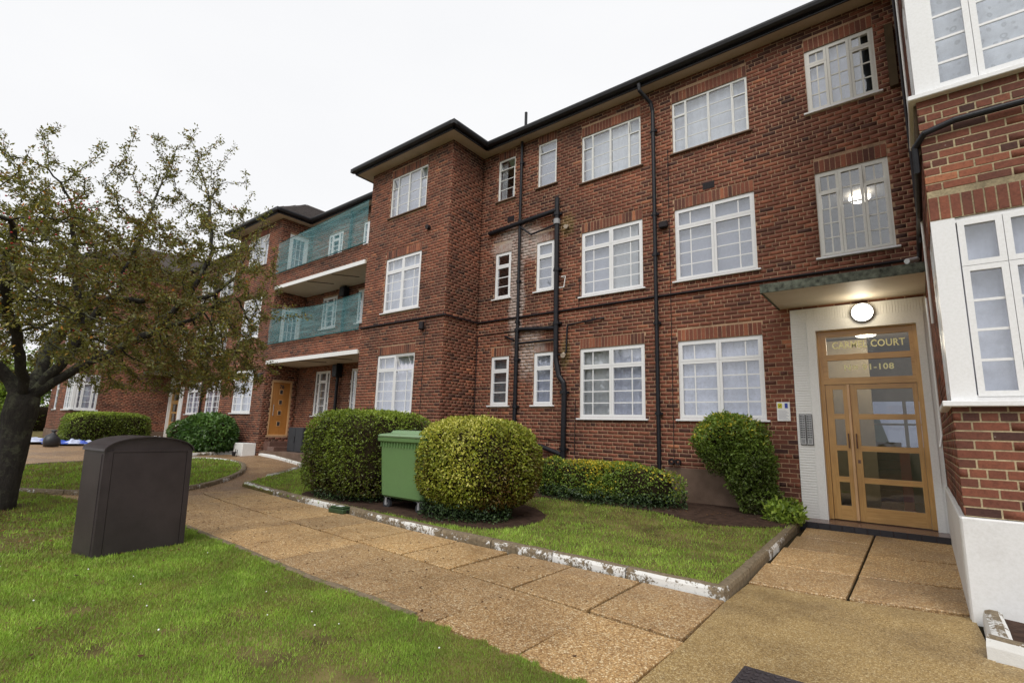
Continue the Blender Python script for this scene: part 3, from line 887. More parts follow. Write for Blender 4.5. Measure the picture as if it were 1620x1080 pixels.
def window(pl, a0, a1, z0, z1, lights, style='upvc', curtain='net', far=False, sill=True, sillext=0.06, dep=0.025, csplit=None, cz=(0, 1), nobar=False):
    """lights: (u0,u1,v0,v1,vbars,hbars,open) fractions of the window from its left/bottom edge"""
    W = a1 - a0; H = z1 - z0
    fm = {'upvc': M['upvc'], 'steel': M['old_white'], 'cream': M['cream_frame']}[style]
    fw, sw, dd = {'upvc': (0.045, 0.045, 0.05), 'steel': (0.034, 0.018, 0.03), 'cream': (0.045, 0.040, 0.05)}[style]
    fr = MB()
    ring(fr, pl, a0, a1, z0, z1, fw, dep, dep + dd + 0.02)
    win = fr.obj('window', fm, bld)
    bars = MB(); panes = []; sash_all = MB()
    for L in lights:
        u0, u1, v0, v1, vb, hb = L[:6]; op = L[6] if len(L) > 6 else 0
        la0 = a0 + u0 * W + (fw * 0.75 if u0 == 0 else 0.002); la1 = a0 + u1 * W - (fw * 0.75 if u1 == 1 else 0.002)
        lz0 = z0 + v0 * H + (fw * 0.75 if v0 == 0 else 0.002); lz1 = z0 + v1 * H - (fw * 0.75 if v1 == 1 else 0.002)
        s = MB()
        ring(s, pl, la0, la1, lz0, lz1, sw, dep - 0.008, dep + dd)
        g0, g1, h0, h1 = la0 + sw, la1 - sw, lz0 + sw, lz1 - sw
        av = [g0] + [g0 + (g1 - g0) * x for x in vb] + [g1]
        zv = [h0] + [h0 + (h1 - h0) * x for x in hb] + [h1]
        bw = 0.011 if style != 'steel' else 0.007
        bb = MB()
        for x in av[1:-1]: pl.box(bb, x - bw, x + bw, dep + 0.010, dep + 0.028, h0, h1)
        for z in zv[1:-1]: pl.box(bb, g0, g1, dep + 0.011, dep + 0.027, z - bw, z + bw)
        pp = []
        for p, q in zip(av, av[1:]):
            for r, t_ in zip(zv, zv[1:]):
                c = MB(); pl.box(c, p, q, dep + 0.016, dep + 0.022, r, t_)
                pp.append(c)
        if op:
            ax = (pl.pt(1, 0, 0) - pl.pt(0, 0, 0)).normalized()
            piv = pl.pt(la0, dep, lz1)
            Rm = Matrix.Translation(piv) @ Matrix.Rotation(op, 4, ax) @ Matrix.Translation(-piv)
            for o in (s, bb, *pp): o.xform(Rm)
        for o, dst in ((s, sash_all), (bb, bars)):
            n = len(dst.v); dst.v += o.v; dst.f += [tuple(i + n for i in f) for f in o.f]; dst.t += o.t
        panes += pp
    if sash_all.v: sash_all.obj('casement', fm, win)
    if bars.v: bars.obj('glazing_bars', fm, win, kind='stuff')
    if far:
        al = MB()
        for c in panes:
            n = len(al.v); al.v += c.v; al.f += [tuple(i + n for i in f) for f in c.f]; al.t += c.t
        al.obj('pane', M['glass'], win)
    else:
        for c in panes: c.obj('pane', M['glass'], win)
    if sill:
        sb = MB()
        pl.box(sb, a0 - sillext, a1 + sillext, -0.055, dep + 0.05, z0 - 0.035, z0 - 0.002, bev=0.006)
        sb.obj('sill', M['upvc'] if style != 'steel' else M['render'], win)
    if curtain:
        cs = curtain if isinstance(curtain, list) else [(curtain, 0, 1)]
        for cm, c0, c1 in cs:
            cm_ = curtain_mesh(pl, a0 + 0.02 + c0 * (W - .04), a0 + 0.02 + c1 * (W - 0.04), z0 + 0.02 + cz[0] * H, z0 + 0.02 + cz[1] * (H - .04), dep + 0.10 + random.uniform(0, 0.02), 38 if cm != 'blind' else 3, 0.022 if cm != 'blind' else 0.003)
            cm_.obj('curtain', M[cm], win, smooth=True)
    return win

def two_col(top=0.26, l=0.36, r=0.66, opn=0):
    q = [0.25, 0.5, 0.75]
    return [(0, .5, 1 - top, 1, [l], []), (.5, 1, 1 - top, 1, [r], [], opn), (0, .5, 0, 1 - top, [l], q), (.5, 1, 0, 1 - top, [r], q)]
def small(top=0.30, bars=(1/3, 2/3)):
    return [(0, 1, 1 - top, 1, [], []), (0, 1, 0, 1 - top, [], list(bars))]
def three_col(rows_side=4, rows_mid=5, opn=0):
    qs = [i / rows_side for i in range(1, rows_side)]; qm = [i / rows_mid for i in range(1, rows_mid)]
    return [(0, .33, .76, 1, [.5], [], opn), (.33, .66, 0, 1, [.5], qm), (.66, 1, .76, 1, [.5], [], opn), (0, .33, 0, .76, [.5], qs), (.66, 1, 0, .76, [.5], qs)]
def steel4(va=0.1, vb=0.1):
    q = [0.25, 0.5, 0.75]
    return [(0, .19, .72, 1, [], [], va), (0, .19, 0, .72, [], [1/3, 2/3]), (.19, .5, 0, 1, [], q), (.5, .81, 0, 1, [], q), (.81, 1, .72, 1, [], [], vb), (.81, 1, 0, .72, [], [1/3, 2/3])]

WS = []   # (plane key, a0, a1, z0, z1, kwargs)
# main front, between projecting block and right wing
main_w = [
    (-8.16, -7.61, 7.18, 8.33, dict(lights=[(0, 1, .76, 1, [], [], 0.35), (0, 1, 0, .76, [], [.34, .67])], style='steel', curtain=[('net_warm', 0, .35)])),
    (-6.88, -6.34, 7.20, 8.36, dict(lights=[(0, 1, .78, 1, [], [], 0.3), (0, 1, 0, .78, [], [.33, .66])], style='steel', curtain='blind')),
    (-5.64, -4.19, 6.96, 8.12, dict(lights=steel4(0.12, 0.3), style='steel', curtain=[('net_bright', 0, .46), ('net_bright', .5, 1)])),
    (-3.50, -2.05, 6.97, 8.11, dict(lights=steel4(0.0, 0.15), style='steel', curtain='net_bright')),
    (-1.09, -0.09, 6.93, 8.13, dict(lights=three_col(3, 4), style='cream', curtain=[('net', 0, .80), ('dark_curtain', .84, 1)])),
    (-8.16, -7.65, 4.57, 5.77, dict(lights=small(), curtain=None)),
    (-6.87, -6.36, 4.58, 5.79, dict(lights=small(), curtain='blind')),
    (-5.63, -4.18, 4.28, 5.76, dict(lights=two_col(), curtain=[('blind', 0, .48), ('net_warm', .5, .9)])),
    (-3.50, -2.03, 4.29, 5.76, dict(lights=two_col(), curtain='blind')),
    (-1.07, -0.07, 4.30, 5.79, dict(lights=three_col(4, 5, 0.12), style='cream', curtain=None)),
    (-8.18, -7.62, 1.93, 3.12, dict(lights=small(.30), curtain='obscure')),
    (-6.88, -6.35, 1.93, 3.13, dict(lights=small(.30), curtain='net2')),
    (-5.65, -4.17, 1.65, 3.13, dict(lights=two_col(.27), curtain=[('net_warm', 0, .48), ('net2', .5, 1)])),
    (-3.50, -2.02, 1.65, 3.11, dict(lights=two_col(.27), curtain='net2')),
]
block_w = [
    (-11.10, -9.62, 7.03, 8.22, dict(lights=steel4(0.35, 0.4), style='steel', curtain='blind')),
    (-11.10, -9.66, 4.33, 5.84, dict(lights=two_col(), curtain='net')),
    (-11.16, -9.68, 1.67, 3.19, dict(lights=two_col(.26, opn=0.42), curtain='net2')),
]
DOOR = (-1.22, 0.06, 0.17, 3.08)
lobby_open = (-1.57, 0.21, 0.0, 3.46)

def op(ws): return [(w[0], w[1], w[2], w[3], w[3] < 8.6) for w in ws]

for mir in (False, True):
    P_main = Plane('x', 9.40, mir=mir)
    wall(P_main, -8.70, 0.21, 0.0, 8.60, op(main_w) + [(DOOR[0] - 0.06, DOOR[1] + 0.03, 0.0, DOOR[3] + 0.04, False)], zb=0.06)
    P_side = Plane('y', -8.70, 1, mir=mir)
    wall(P_side, 8.23, 9.40, 0.0, 8.60, zb=0.06, shift=0.05)
    P_blk = Plane('x', 8.23, mir=mir)
    wall(P_blk, -12.0, -8.70, 0.0, 8.60, op(block_w), zb=0.06, shift=0.03)
    for (a0, a1, z0, z1, kw) in main_w:
        kw = dict(kw); window(P_main, a0, a1, z0, z1, far=mir, **kw)
    for (a0, a1, z0, z1, kw) in block_w:
        kw = dict(kw); window(P_blk, a0, a1, z0, z1, far=mir, **kw)
    # side of the recess with the flat doors
    P_rs = Plane('y', -12.0, -1, mir=mir)
    wall(P_rs, 8.23, 9.40, 0.0, 8.60, [(8.50, 9.22, 0.93, 2.80, False), (8.56, 9.27, 3.42, 5.40, False), (8.56, 9.27, 6.10, 8.10, False)], zb=0.06, shift=0.1)
    # right wing (near) / left wing (mirror)
    P_ws = Plane('y', 0.21, -1, mir=mir)
    side_open = [(5.62, 6.52, 1.70, 3.28, True), (5.62, 6.52, 4.50, 6.00, True), (5.62, 6.52, 7.05, 8.25, True)]
    wall(P_ws, 5.62, 9.40, 0.78, 8.60, side_open, mortar='mortar_yellow' if not mir else 'mortar', zb=0.78, shift=0.04)
    P_wf = Plane('x', 5.62, mir=mir)
    XW = 4.6
    fr_open = [(0.21, 1.62, 1.70, 3.28, True), (0.21, 1.62, 4.50, 6.00, True), (0.21, 1.62, 7.05, 8.25, True), (3.0, 3.6, 1.70, 3.1, True), (3.0, 3.6, 4.5, 5.8, True)]
    wall(P_wf, 0.21, XW, 0.78, 8.60, fr_open, mortar='mortar_yellow' if not mir else 'mortar', zb=0.78)
    window(P_wf, 3.0, 3.6, 1.70, 3.1, small(), far=True, curtain='net')
    window(P_wf, 3.0, 3.6, 4.5, 5.8, small(), far=True, curtain='net')
    q3 = [.25, .5, .75]
    for z0, z1, cur in ((1.70, 3.28, 'net'), (4.50, 6.00, 'lace'), (7.05, 8.25, 'net')):
        # corner window: front leaf then side leaf, joined by a broad corner post
        if z0 < 4:
            L = [(.115, .325, .72, 1, [], []), (.115, .325, 0, .72, [], q3), (.325, .68, .72, 1, [], []), (.325, .68, 0, .72, [], q3), (.68, 1, .72, 1, [], []), (.68, 1, 0, .72, [], q3)]
        else:
            L = [(.09, .31, 0, 1, [], [.155, .335, .515, .70, .86]), (.31, .68, 0, 1, [], [.155, .335, .515, .70, .86]), (.68, 1, 0, 1, [], [.155, .335, .515, .70, .86])]
        w = window(P_wf, 0.225, 1.60, z0, z1, L, curtain=cur, far=mir, sill=False, dep=0.015)
        pm = MB(); P_wf.box(pm, 0.212, 0.375, 0.002, 0.10, z0 - .001, z1 + .001)
        pm.obj('corner_post', M['upvc'], w)
        sb = MB(); P_wf.box(sb, 0.150, 1.68, -0.07, 0.10, z0 - 0.05, z0 - 0.003, bev=0.006)
        P_ws.box(sb, 5.56, 6.60, -0.06, 0.10, z0 - 0.052, z0 - 0.004, bev=0.006)
        sb.obj('sill', M['upvc'], w)
        ws = window(P_ws, 5.73, 6.51, z0, z1, [(0, .27, .74, 1, [], []), (.27, .73, .74, 1, [], []), (.73, 1, .74, 1, [], []), (0, .27, 0, .74, [], q3), (.27, .73, 0, .74, [], q3), (.73, 1, 0, .74, [], q3)],
                    curtain=cur, far=True, sill=False, dep=0.012)
    # wing end wall and backs, so the blocks are solid
    mbk = MW['mortar']
    Pm = lambda x: 2 * CX - x if mir else x
    mbk.box(Pm(XW) - 0.02, Pm(XW) + 0.02, 5.63, 18.0, 0, 8.6)
    # plinth of the wing
    pb = MB()
    P_wf.box(pb, 0.180, XW, -0.035, 0.06, -0.1, 0.775, bev=0.012)
    P_ws.box(pb, 5.65, 9.38, -0.035, 0.06, -0.1, 0.775, bev=0.012)
    pb.obj('painted_plinth', M['plinth'] if not mir else M['render'], bld)

P_rec = Plane('x', 9.40)
P_recm = Plane('x', 9.40, mir=True)
rec = []
for a0, a1 in ((-16.12, -15.22), (-14.04, -13.14)):
    rec += [(a0, a1, 1.64, 3.13, False), (a0, a1, 4.60, 5.71, False), (a0, a1, 7.0, 8.05, False)]
wall(P_rec, -17.26, -12.0, 0.0, 8.60, rec, zb=0.06, shift=0.07)
q3 = [.25, .5, .75]
for (a0, a1, z0, z1, _) in rec:
    window(P_rec, a0, a1, z0, z1, [(0, .28, 0, 1, [], q3), (.28, .75, .76, 1, [], []), (.28, .75, 0, .76, [], q3), (.75, 1, 0, 1, [], q3)], curtain='net_warm' if z0 < 3 else 'blind', far=True)

# parapets of the two balconies
for z0, z1 in ((3.42, 3.99), (6.02, 6.52)):
    wall(Plane('x', 8.23), -17.26, -12.0, z0, z1, zb=z0, shift=0.11)
    cp = MB(); cp.box(-17.258, -12.002, 8.245, 8.46, z0, z1 + 0.004); cp.obj('parapet_core', M['mortar'], bld)
for z in (3.31, 5.90):
    sl = MB(); sl.box(-17.257, -12.003, 8.20, 9.398, z + 0.012, z + 0.10); sl.obj('balcony_slab', M['cream'], bld)
    fa = MB(); fa.bev(-17.20, -12.01, 8.165, 8.198, z - 0.004, z + 0.118, b=0.004); fa.obj('balcony_fascia', M['white'], bld)
    ed = MB()
    for k in range(2):
        xx = -15.2 + k * 1.4
        ed.tube([(xx, 8.25, z + 0.005), (xx + 0.5, 8.9, z + 0.004)], 0.012, 6)
    ed.obj('drain_pipe', M['cable'], bld)

# flat doors on the recess sides
for mir in (False, True):
    P_rs = Plane('y', -12.0, -1, mir=mir)
    d = MB(); ring(d, P_rs, 8.50, 9.22, 0.93, 2.80, 0.05, 0.01, 0.09)
    door = d.obj('door', M['oak_pale'], bld, label='oak door numbered 76 in the porch' if mir else None)
    lf = MB(); P_rs.box(lf, 8.552, 9.168, 0.03, 0.075, 0.95, 2.748); lf.obj('door_leaf', M['oak_red'], door)
    for zc in (1.34, 1.71, 2.07, 2.42):
        g = MB(); P_rs.box(g, 8.80, 8.93, 0.022, 0.03, zc - 0.085, zc + 0.085)
        g.obj('door_light_trim', M['oak_pale'], door)
        g = MB(); P_rs.box(g, 8.818, 8.912, 0.018, 0.024, zc - 0.066, zc + 0.066); g.obj('door_light', M['meter'], door)
    hd = MB(); a = P_rs.pt(8.62, -0.03, 1.60); b_ = P_rs.pt(8.62, -0.03, 1.98); hd.tube([a, b_], 0.010, 8)
    hd.tube([P_rs.pt(8.62, 0.03, 1.64), P_rs.pt(8.62, -0.03, 1.64)], 0.007, 6); hd.tube([P_rs.pt(8.62, 0.03, 1.94), P_rs.pt(8.62, -0.03, 1.94)], 0.007, 6)
    hd.obj('handle', M['grey_collar'], door)
    for z0, z1 in ((3.42, 5.40), (6.10, 8.10)):
        d = MB(); ring(d, P_rs, 8.56, 9.27, z0, z1, 0.05, 0.01, 0.09); P_rs.box(d, 8.61, 9.22, 0.02, 0.07, z0 + .05, z0 + 0.30)
        dd = d.obj('door', M['upvc'], bld)
        s = MB(); ring(s, P_rs, 8.612, 9.218, z0 + .302, z1 - .052, 0.085, 0.02, 0.07); s.obj('casement', M['upvc'], dd)
        g = MB(); P_rs.box(g, 8.69, 9.14, 0.045, 0.05, z0 + .38, z1 - .13); g.obj('pane', M['glass'], dd)
        bb = MB()
        for x in (8.84, 8.99): P_rs.box(bb, x - .008, x + .008, 0.034, 0.044, z0 + .387, z1 - .137)
        for k in range(1, 4):
            z = z0 + .387 + (z1 - z0 - .524) * k / 4; P_rs.box(bb, 8.698, 9.132, 0.035, 0.043, z - .008, z + .008)
        bb.obj('glazing_bars', M['upvc'], dd, kind='stuff')
        cm = curtain_mesh(P_rs, 8.62, 9.2, z0 + .35, z1 - .1, 0.12, 30, .01); cm.obj('curtain', M['blind'], dd)
    # steps up to the flat door
    st = MB()
    x = P_rs.fixed; s_ = P_rs.sg
    g0 = gz(x, 8.8)
    st.bev(x + s_ * 0.004, x + s_ * 0.42, 8.42, 9.33, g0 - 0.1, 0.76, b=.01); st.bev(x + s_ * 0.42, x + s_ * 0.85, 8.36, 9.36, g0 - 0.1, 0.60, b=.01)
    st.obj('doorstep', M['tread'], bld)
# floor of the porch
pf = MB(); pf.box(-17.255, -12.005, 8.30, 9.395, 0.1, 0.46); pf.obj('porch_floor', M['render'], bld)
# door number
def text_mesh(body, size, ext=0.002, bold=False, space=1.0):
    cu = bpy.data.curves.new('lettering', 'FONT')
    cu.body = body; cu.size = size; cu.extrude = ext; cu.align_x = 'CENTER'; cu.align_y = 'CENTER'; cu.resolution_u = 3
    cu.space_character = space
    if bold: cu.offset = 0.022 * size
    o = bpy.data.objects.new('tmp', cu); COL.objects.link(o)
    bpy.context.view_layer.update()
    me = bpy.data.meshes.new_from_object(o.evaluated_get(bpy.context.evaluated_depsgraph_get()))
    bpy.data.objects.remove(o)
    return me
def text_on(body, size, center, right, up, mat, parent=None, bold=False, name='lettering', sx=1.0, space=1.0, **k):
    me = text_mesh(body, size, 0.0015, bold, space)
    R_ = Vector(right).normalized(); U_ = Vector(up).normalized(); N_ = R_.cross(U_)
    Mt = Matrix((R_ * sx, U_, N_)).transposed().to_4x4(); Mt.translation = Vector(center)
    me.transform(Mt)
    me.materials.clear()
    return link(name, me, mat, parent, **k)
P76 = Plane('y', -12.0, -1, mir=True)
c76 = P76.pt(8.865, 0.022, 2.60)
text_on('76', 0.17, c76, (0, 1, 0), (0, 0, 1), M['meter'], bld, True, 'door_number')

# ---- mortar, reveals and bricks become meshes
for k, mb in MW.items():
    mb.obj('wall', M[k], bld)
REV.obj('window_reveals', M['brick'], bld, kind='stuff')

def brick_bounds(b):
    pl, a0, a1, z0, z1, pr, t, kind = b
    A0, A1 = pl.A(a0), pl.A(a1)
    if A1 < A0: A0, A1 = A1, A0
    if pl.ax == 'x': return (A0, A1, pl.fixed - pr, pl.fixed + 0.011, z0, z1)
    x0 = pl.fixed + pl.sg * pr; x1 = pl.fixed - pl.sg * 0.011
    return (min(x0, x1), max(x0, x1), A0, A1, z0, z1)
BB = np.array([brick_bounds(b) for b in BR])
tint = np.array([b[6] for b in BR]); kinds = np.array([b[7] for b in BR])
ctr = np.stack([(BB[:, 0] + BB[:, 1]) / 2, (BB[:, 2] + BB[:, 3]) / 2, (BB[:, 4] + BB[:, 5]) / 2], 1)
def project(P):
    d = P - np.array(CAM)
    f = d @ np.array(_f)
    f = np.where(f < 0.1, 0.1, f)
    return 805.19 * (d @ np.array(_r2)) / f + 810, 540 - 805.19 * (d @ np.array(_u2)) / f, f
px_, py_, pf_ = project(ctr)
nrm = np.array([(0, -1, 0) if b[0].ax == 'x' else (b[0].sg, 0, 0) for b in BR], float)
vd = np.array(CAM) - ctr; dist = np.linalg.norm(vd, axis=1)
facing = np.clip((vd * nrm).sum(1) / dist, 0, 1)
ln = np.where(nrm[:, 1] != 0, BB[:, 1] - BB[:, 0], BB[:, 3] - BB[:, 2])
area = facing * ln * (BB[:, 5] - BB[:, 4]) / dist ** 2
area[(px_ < 5) | (px_ > 1615) | (py_ < 5) | (py_ > 1075)] = 0
single = np.zeros(len(BR), bool)
for kd in ('brick', 'lintel_brick'):
    idx = np.where(kinds == kd)[0]
    top = idx[np.argsort(-area[idx])[:300]]
    single[top[area[top] > 0]] = True
FQ = np.array([[0,3,2,1],[4,5,6,7],[0,1,5,4],[1,2,6,5],[2,3,7,6],[3,0,4,7]])
def boxes_mesh(name, B, tn):
    n = len(B)
    V = np.empty((n, 8, 3))
    x0, x1, y0, y1, z0, z1 = B.T
    for i, (a, b_, c) in enumerate([(x0,y0,z0),(x1,y0,z0),(x1,y1,z0),(x0,y1,z0),(x0,y0,z1),(x1,y0,z1),(x1,y1,z1),(x0,y1,z1)]):
        V[:, i, 0] = a; V[:, i, 1] = b_; V[:, i, 2] = c
    F = (np.arange(n)[:, None, None] * 8 + FQ[None]).reshape(-1, 4)
    return np_mesh(name, V.reshape(-1, 3), F, np.repeat(tn, 6))
for kd, nm in (('brick', 'brickwork'), ('lintel_brick', 'lintel_brickwork')):
    sel = (kinds == kd) & ~single
    link(nm, boxes_mesh(nm, BB[sel], tint[sel]), M['brick'], bld, kind='stuff')
cache = {}
for i in np.where(single)[0]:
    b = BB[i]; c = ctr[i]
    dims = (round(float(b[1]-b[0]), 2), round(float(b[3]-b[2]), 3), round(float(b[5]-b[4]), 3), int(tint[i] * 7))
    key = dims + (kinds[i],)
    full = ln[i] > 0.2 or kinds[i] == 'lintel_brick'
    if key not in cache or not full:
        mb = MB()
        mb.bev(b[0]-c[0], b[1]-c[0], b[2]-c[1], b[3]-c[1], b[4]-c[2], b[5]-c[2], b=0.0022, t=float(tint[i]))
        me = mb.mesh('brick'); me.materials.append(M['brick'])
        if full: cache[key] = me
    else:
        me = cache[key]
    link(str(kinds[i]), me, None, bld, loc=tuple(c))

# ---- interiors seen through clear glass
it = MB()
for mir in (False, True):
    X = lambda x: 2 * CX - x if mir else x
    it.box(X(-8.66), X(-1.62), 12.4, 12.5, 0.2, 8.5)
    for z in (0.2, 3.25, 5.90, 8.50):
        it.box(X(-8.66), X(-1.6), 9.56, 12.4, z, z + 0.08)
        it.box(X(-11.9), X(-8.8), 8.4, 12.4, z, z + 0.08)
        it.box(X(0.45), X(4.5), 5.9, 9.4, z, z + 0.08)
    for z in (3.25, 5.90, 8.50):
        it.box(X(-1.6), X(0.2), 9.56, 13.4, z, z + 0.08)
    it.box(X(-1.6), X(0.2), 13.4, 13.5, 2.2, 8.5); it.box(X(-1.6), X(0.2), 13.4, 13.5, 0.1, 1.25)  # window gap and bars added at the back to imitate the reflected courtyard
    for xx in (-1.6, -0.25, 0.19): it.box(X(xx) - .03, X(xx) + .03, 13.41, 13.47, 1.25, 2.2)
    it.box(X(-1.6), X(0.2), 13.42, 13.46, 1.70, 1.74)
    for x in (-8.66, -7.25, -6.0, -3.85, -1.6): it.box(X(x), X(x + 0.08), 9.62, 12.4, 0.2, 8.5)
    it.box(X(0.215), X(0.30), 9.5, 13.4, 0.1, 8.5)
    it.box(X(0.45), X(4.5), 9.3, 9.42, 0.2, 8.5)
    it.box(X(-11.9), X(-8.8), 11.0, 11.1, 0.2, 8.5)
it.box(-17.2, -12.05, 12.0, 12.1, 0.2, 8.5)
for z in (0.2, 3.25, 5.90, 8.50): it.box(-17.2, -12.05, 9.62, 12.0, z, z + .08)
it.obj('interior_walls', M['interior'], bld)
rg = MB(); rg.box(-1.6, 0.2, 13.435, 13.44, 1.25, 2.2); rg.obj('reflection_stand_in_pane', M['reflection_glass'], bld)  # added pane, tinted to the tone of the courtyard reflection it stands for
lbl = bpy.data.lights.new('lobby_light', 'POINT'); lbl.energy = 22; lbl.color = (1.0, 0.88, 0.68); lbl.shadow_soft_size = 0.12
lbo = bpy.data.objects.new('lobby_light', lbl); COL.objects.link(lbo); lbo.location = (-0.62, 10.4, 2.95)
lob = MB()
lob.box(-1.5, 0.20, 9.62, 13.3, 0.10, 0.165); lob.obj('lobby_floor', flat('lobby_floor_tile', (0.20, 0.19, 0.19), 0.3), bld)
lw = MB(); lw.box(-1.36, -1.31, 9.64, 13.3, 0.165, 3.2); lw.box(-1.31, -0.66, 11.2, 11.26, 0.165, 3.2); lw.obj('lobby_wall', flat('cream_lobby_wall', (0.26, 0.22, 0.15), 0.8), bld)
ls = MB()
for k in range(7): ls.box(-1.3, -0.35, 11.2 + 0.27 * k, 11.5 + .27 * k, 0.165 + .17 * k, 0.33 + 0.17 * k)
ls.obj('lobby_stairs', flat('dark_stair', (0.10, 0.06, 0.05), 0.6), bld)
lr = MB(); lr.box(-0.30, -0.24, 11.2, 13.2, 0.17, 1.15); lr.box(-0.34, -0.20, 11.15, 11.25, 0.17, 1.25); lr.box(0.05, 0.17, 10.6, 13.0, .17, 1.0); lr.obj('lobby_rail', flat('red_brown_panel', (0.14, 0.03, 0.02), 0.4), bld)

def emit(name, col, s):
    mt, t, b = nt(name)
    b.inputs['Emission Color'].default_value = (*col, 1); b.inputs['Emission Strength'].default_value = s
    b.inputs['Base Color'].default_value = (0.8, 0.8, 0.8, 1)
    return mt
M['lamp'] = emit('lit_lamp_diffuser', (1.0, 0.95, 0.84), 4.5)
M['lamp2'] = emit('lit_ceiling_lamp', (1.0, 0.93, 0.78), 5.0)
for i, (x, y, z) in enumerate(((-0.62, 10.4, 3.18), (-0.55, 10.9, 5.82), (-0.36, 11.3, 3.42 + 2.3), )):
    if i == 2: continue
    cl = MB(); cl.lathe([(0.0, -0.07), (0.13, -0.065), (0.17, -0.03), (0.175, 0.0)], (x, y, z), 24)
    cl.obj('ceiling_lamp', M['lamp2'], None, smooth=True, label=['lit round ceiling lamp inside the lobby behind the oak door', 'lit round ceiling lamp behind the landing window above the canopy'][i], cat='lamp')

# ---- roof, soffits, gutters
def X2(x, mir): return 2 * CX - x if mir else x
sf = MB(); gu = MB(); rf = MB()
ZS = 8.58
def gutter_run(a, b_, outward):
    """gutter and fascia from a to b (xy), outward unit xy"""
    a = Vector((*a, 0)); b_ = Vector((*b_, 0)); o = Vector((*outward, 0))
    prof = [(-0.03, -0.02), (-0.03, 0.13), (0.02, 0.16), (0.11, 0.16), (0.115, 0.12), (0.10, 0.07), (0.06, 0.04), (0.0, 0.035), (0.0, -0.02)]
    vs = []
    for p in (a, b_):
        for q in prof: vs.append(p + o * q[0] + Vector((0, 0, ZS + q[1])))
    n = len(prof)
    fs = [(k, (k+1) % n, n + (k+1) % n, n + k) for k in range(n)] + [tuple(range(n)), tuple(range(n, 2*n))]
    gu.add(vs, fs)
for mir in (False, True):
    Z = lambda x: X2(x, mir)
    sg = -1 if mir else 1
    # soffits
    sf.box(Z(-8.33), Z(0.19), 9.10, 9.40, ZS, ZS + 0.02)
    sf.box(Z(-8.70), Z(-8.33), 7.86, 9.40, ZS, ZS + 0.02)
    sf.box(Z(-12.37), Z(-8.70), 7.86, 8.23, ZS, ZS + 0.02)
    sf.box(Z(-12.37), Z(-12.0), 8.23, 9.40, ZS, ZS + 0.02)
    sf.box(Z(-0.20), Z(0.21), 5.2, 9.10, ZS + .001, ZS + 0.021)
    sf.box(Z(0.21), Z(4.7), 5.18, 5.62, ZS, ZS + 0.02)
    gutter_run((Z(-8.33), 9.10), (Z(-0.2), 9.10), (0, -1))
    gutter_run((Z(-8.33), 7.86), (Z(-8.33), 9.10), (sg, 0))
    gutter_run((Z(-12.37 ), 7.86), (Z(-8.33), 7.86), (0, -1))
    gutter_run((Z(-12.37), 7.86), (Z(-12.37), 9.10), (-sg, 0))
    gutter_run((Z(-0.2), 5.2), (Z(-0.2), 9.10), (-sg, 0))
    gutter_run((Z(-0.2), 5.2), (Z(4.7), 5.2), (0, -1))
    for cx_, cy_, ox, oy in ((-8.33, 7.86, 1, -1), (-12.37, 7.86, -1, -1)):
        gu.box(Z(cx_), Z(cx_) + sg * ox * 0.11, cy_ - 0.11, cy_, ZS + 0.05, ZS + 0.155)
    # block hip
    x0, x1, y0 = Z(-12.45), Z(-8.25), 7.78
    if x1 < x0: x0, x1 = x1, x0
    xm = (x0 + x1) / 2; ze = ZS + 0.15; zr = ze + 1.45
    rf.add([(x0, y0, ze), (x1, y0, ze), (xm, y0 + 2.15, zr), (xm, 12.5, zr), (x1, 12.5, ze), (x0, 12.5, ze)],
           [(0, 1, 2), (1, 4, 3, 2), (0, 2, 3, 5)])
    # wing roof
    wx0, wx1 = sorted((Z(-0.28), Z(4.8)))
    wm = (wx0 + wx1) / 2
    rf.add([(wx0, 5.12, ze), (wx1, 5.12, ze), (wm, 7.6, ze + 1.6), (wm, 18, ze + 1.6), (wx1, 18, ze), (wx0, 18, ze)], [(0, 1, 2), (1, 4, 3, 2), (0, 2, 3, 5)])
sf.box(2*CX + 12.37, -12.37, 9.10, 9.40, ZS, ZS + 0.02)
gutter_run((2*CX + 12.37, 9.10), (-12.37, 9.10), (0, -1))
# main roof slope
ze = ZS + 0.15
rf.add([(-30.2, 9.02, ze), (0.9, 9.02, ze), (0.9, 14.0, ze + 2.75), (-30.2, 14.0, ze + 2.75), (0.9, 19, ze), (-30.2, 19, ze)], [(0, 1, 2, 3), (3, 2, 4, 5)])
roof = rf.obj('roof', M['tile_roof'], bld)
sf.obj('soffit', M['soffit'], bld)
gu.obj('gutter', M['black'], bld)
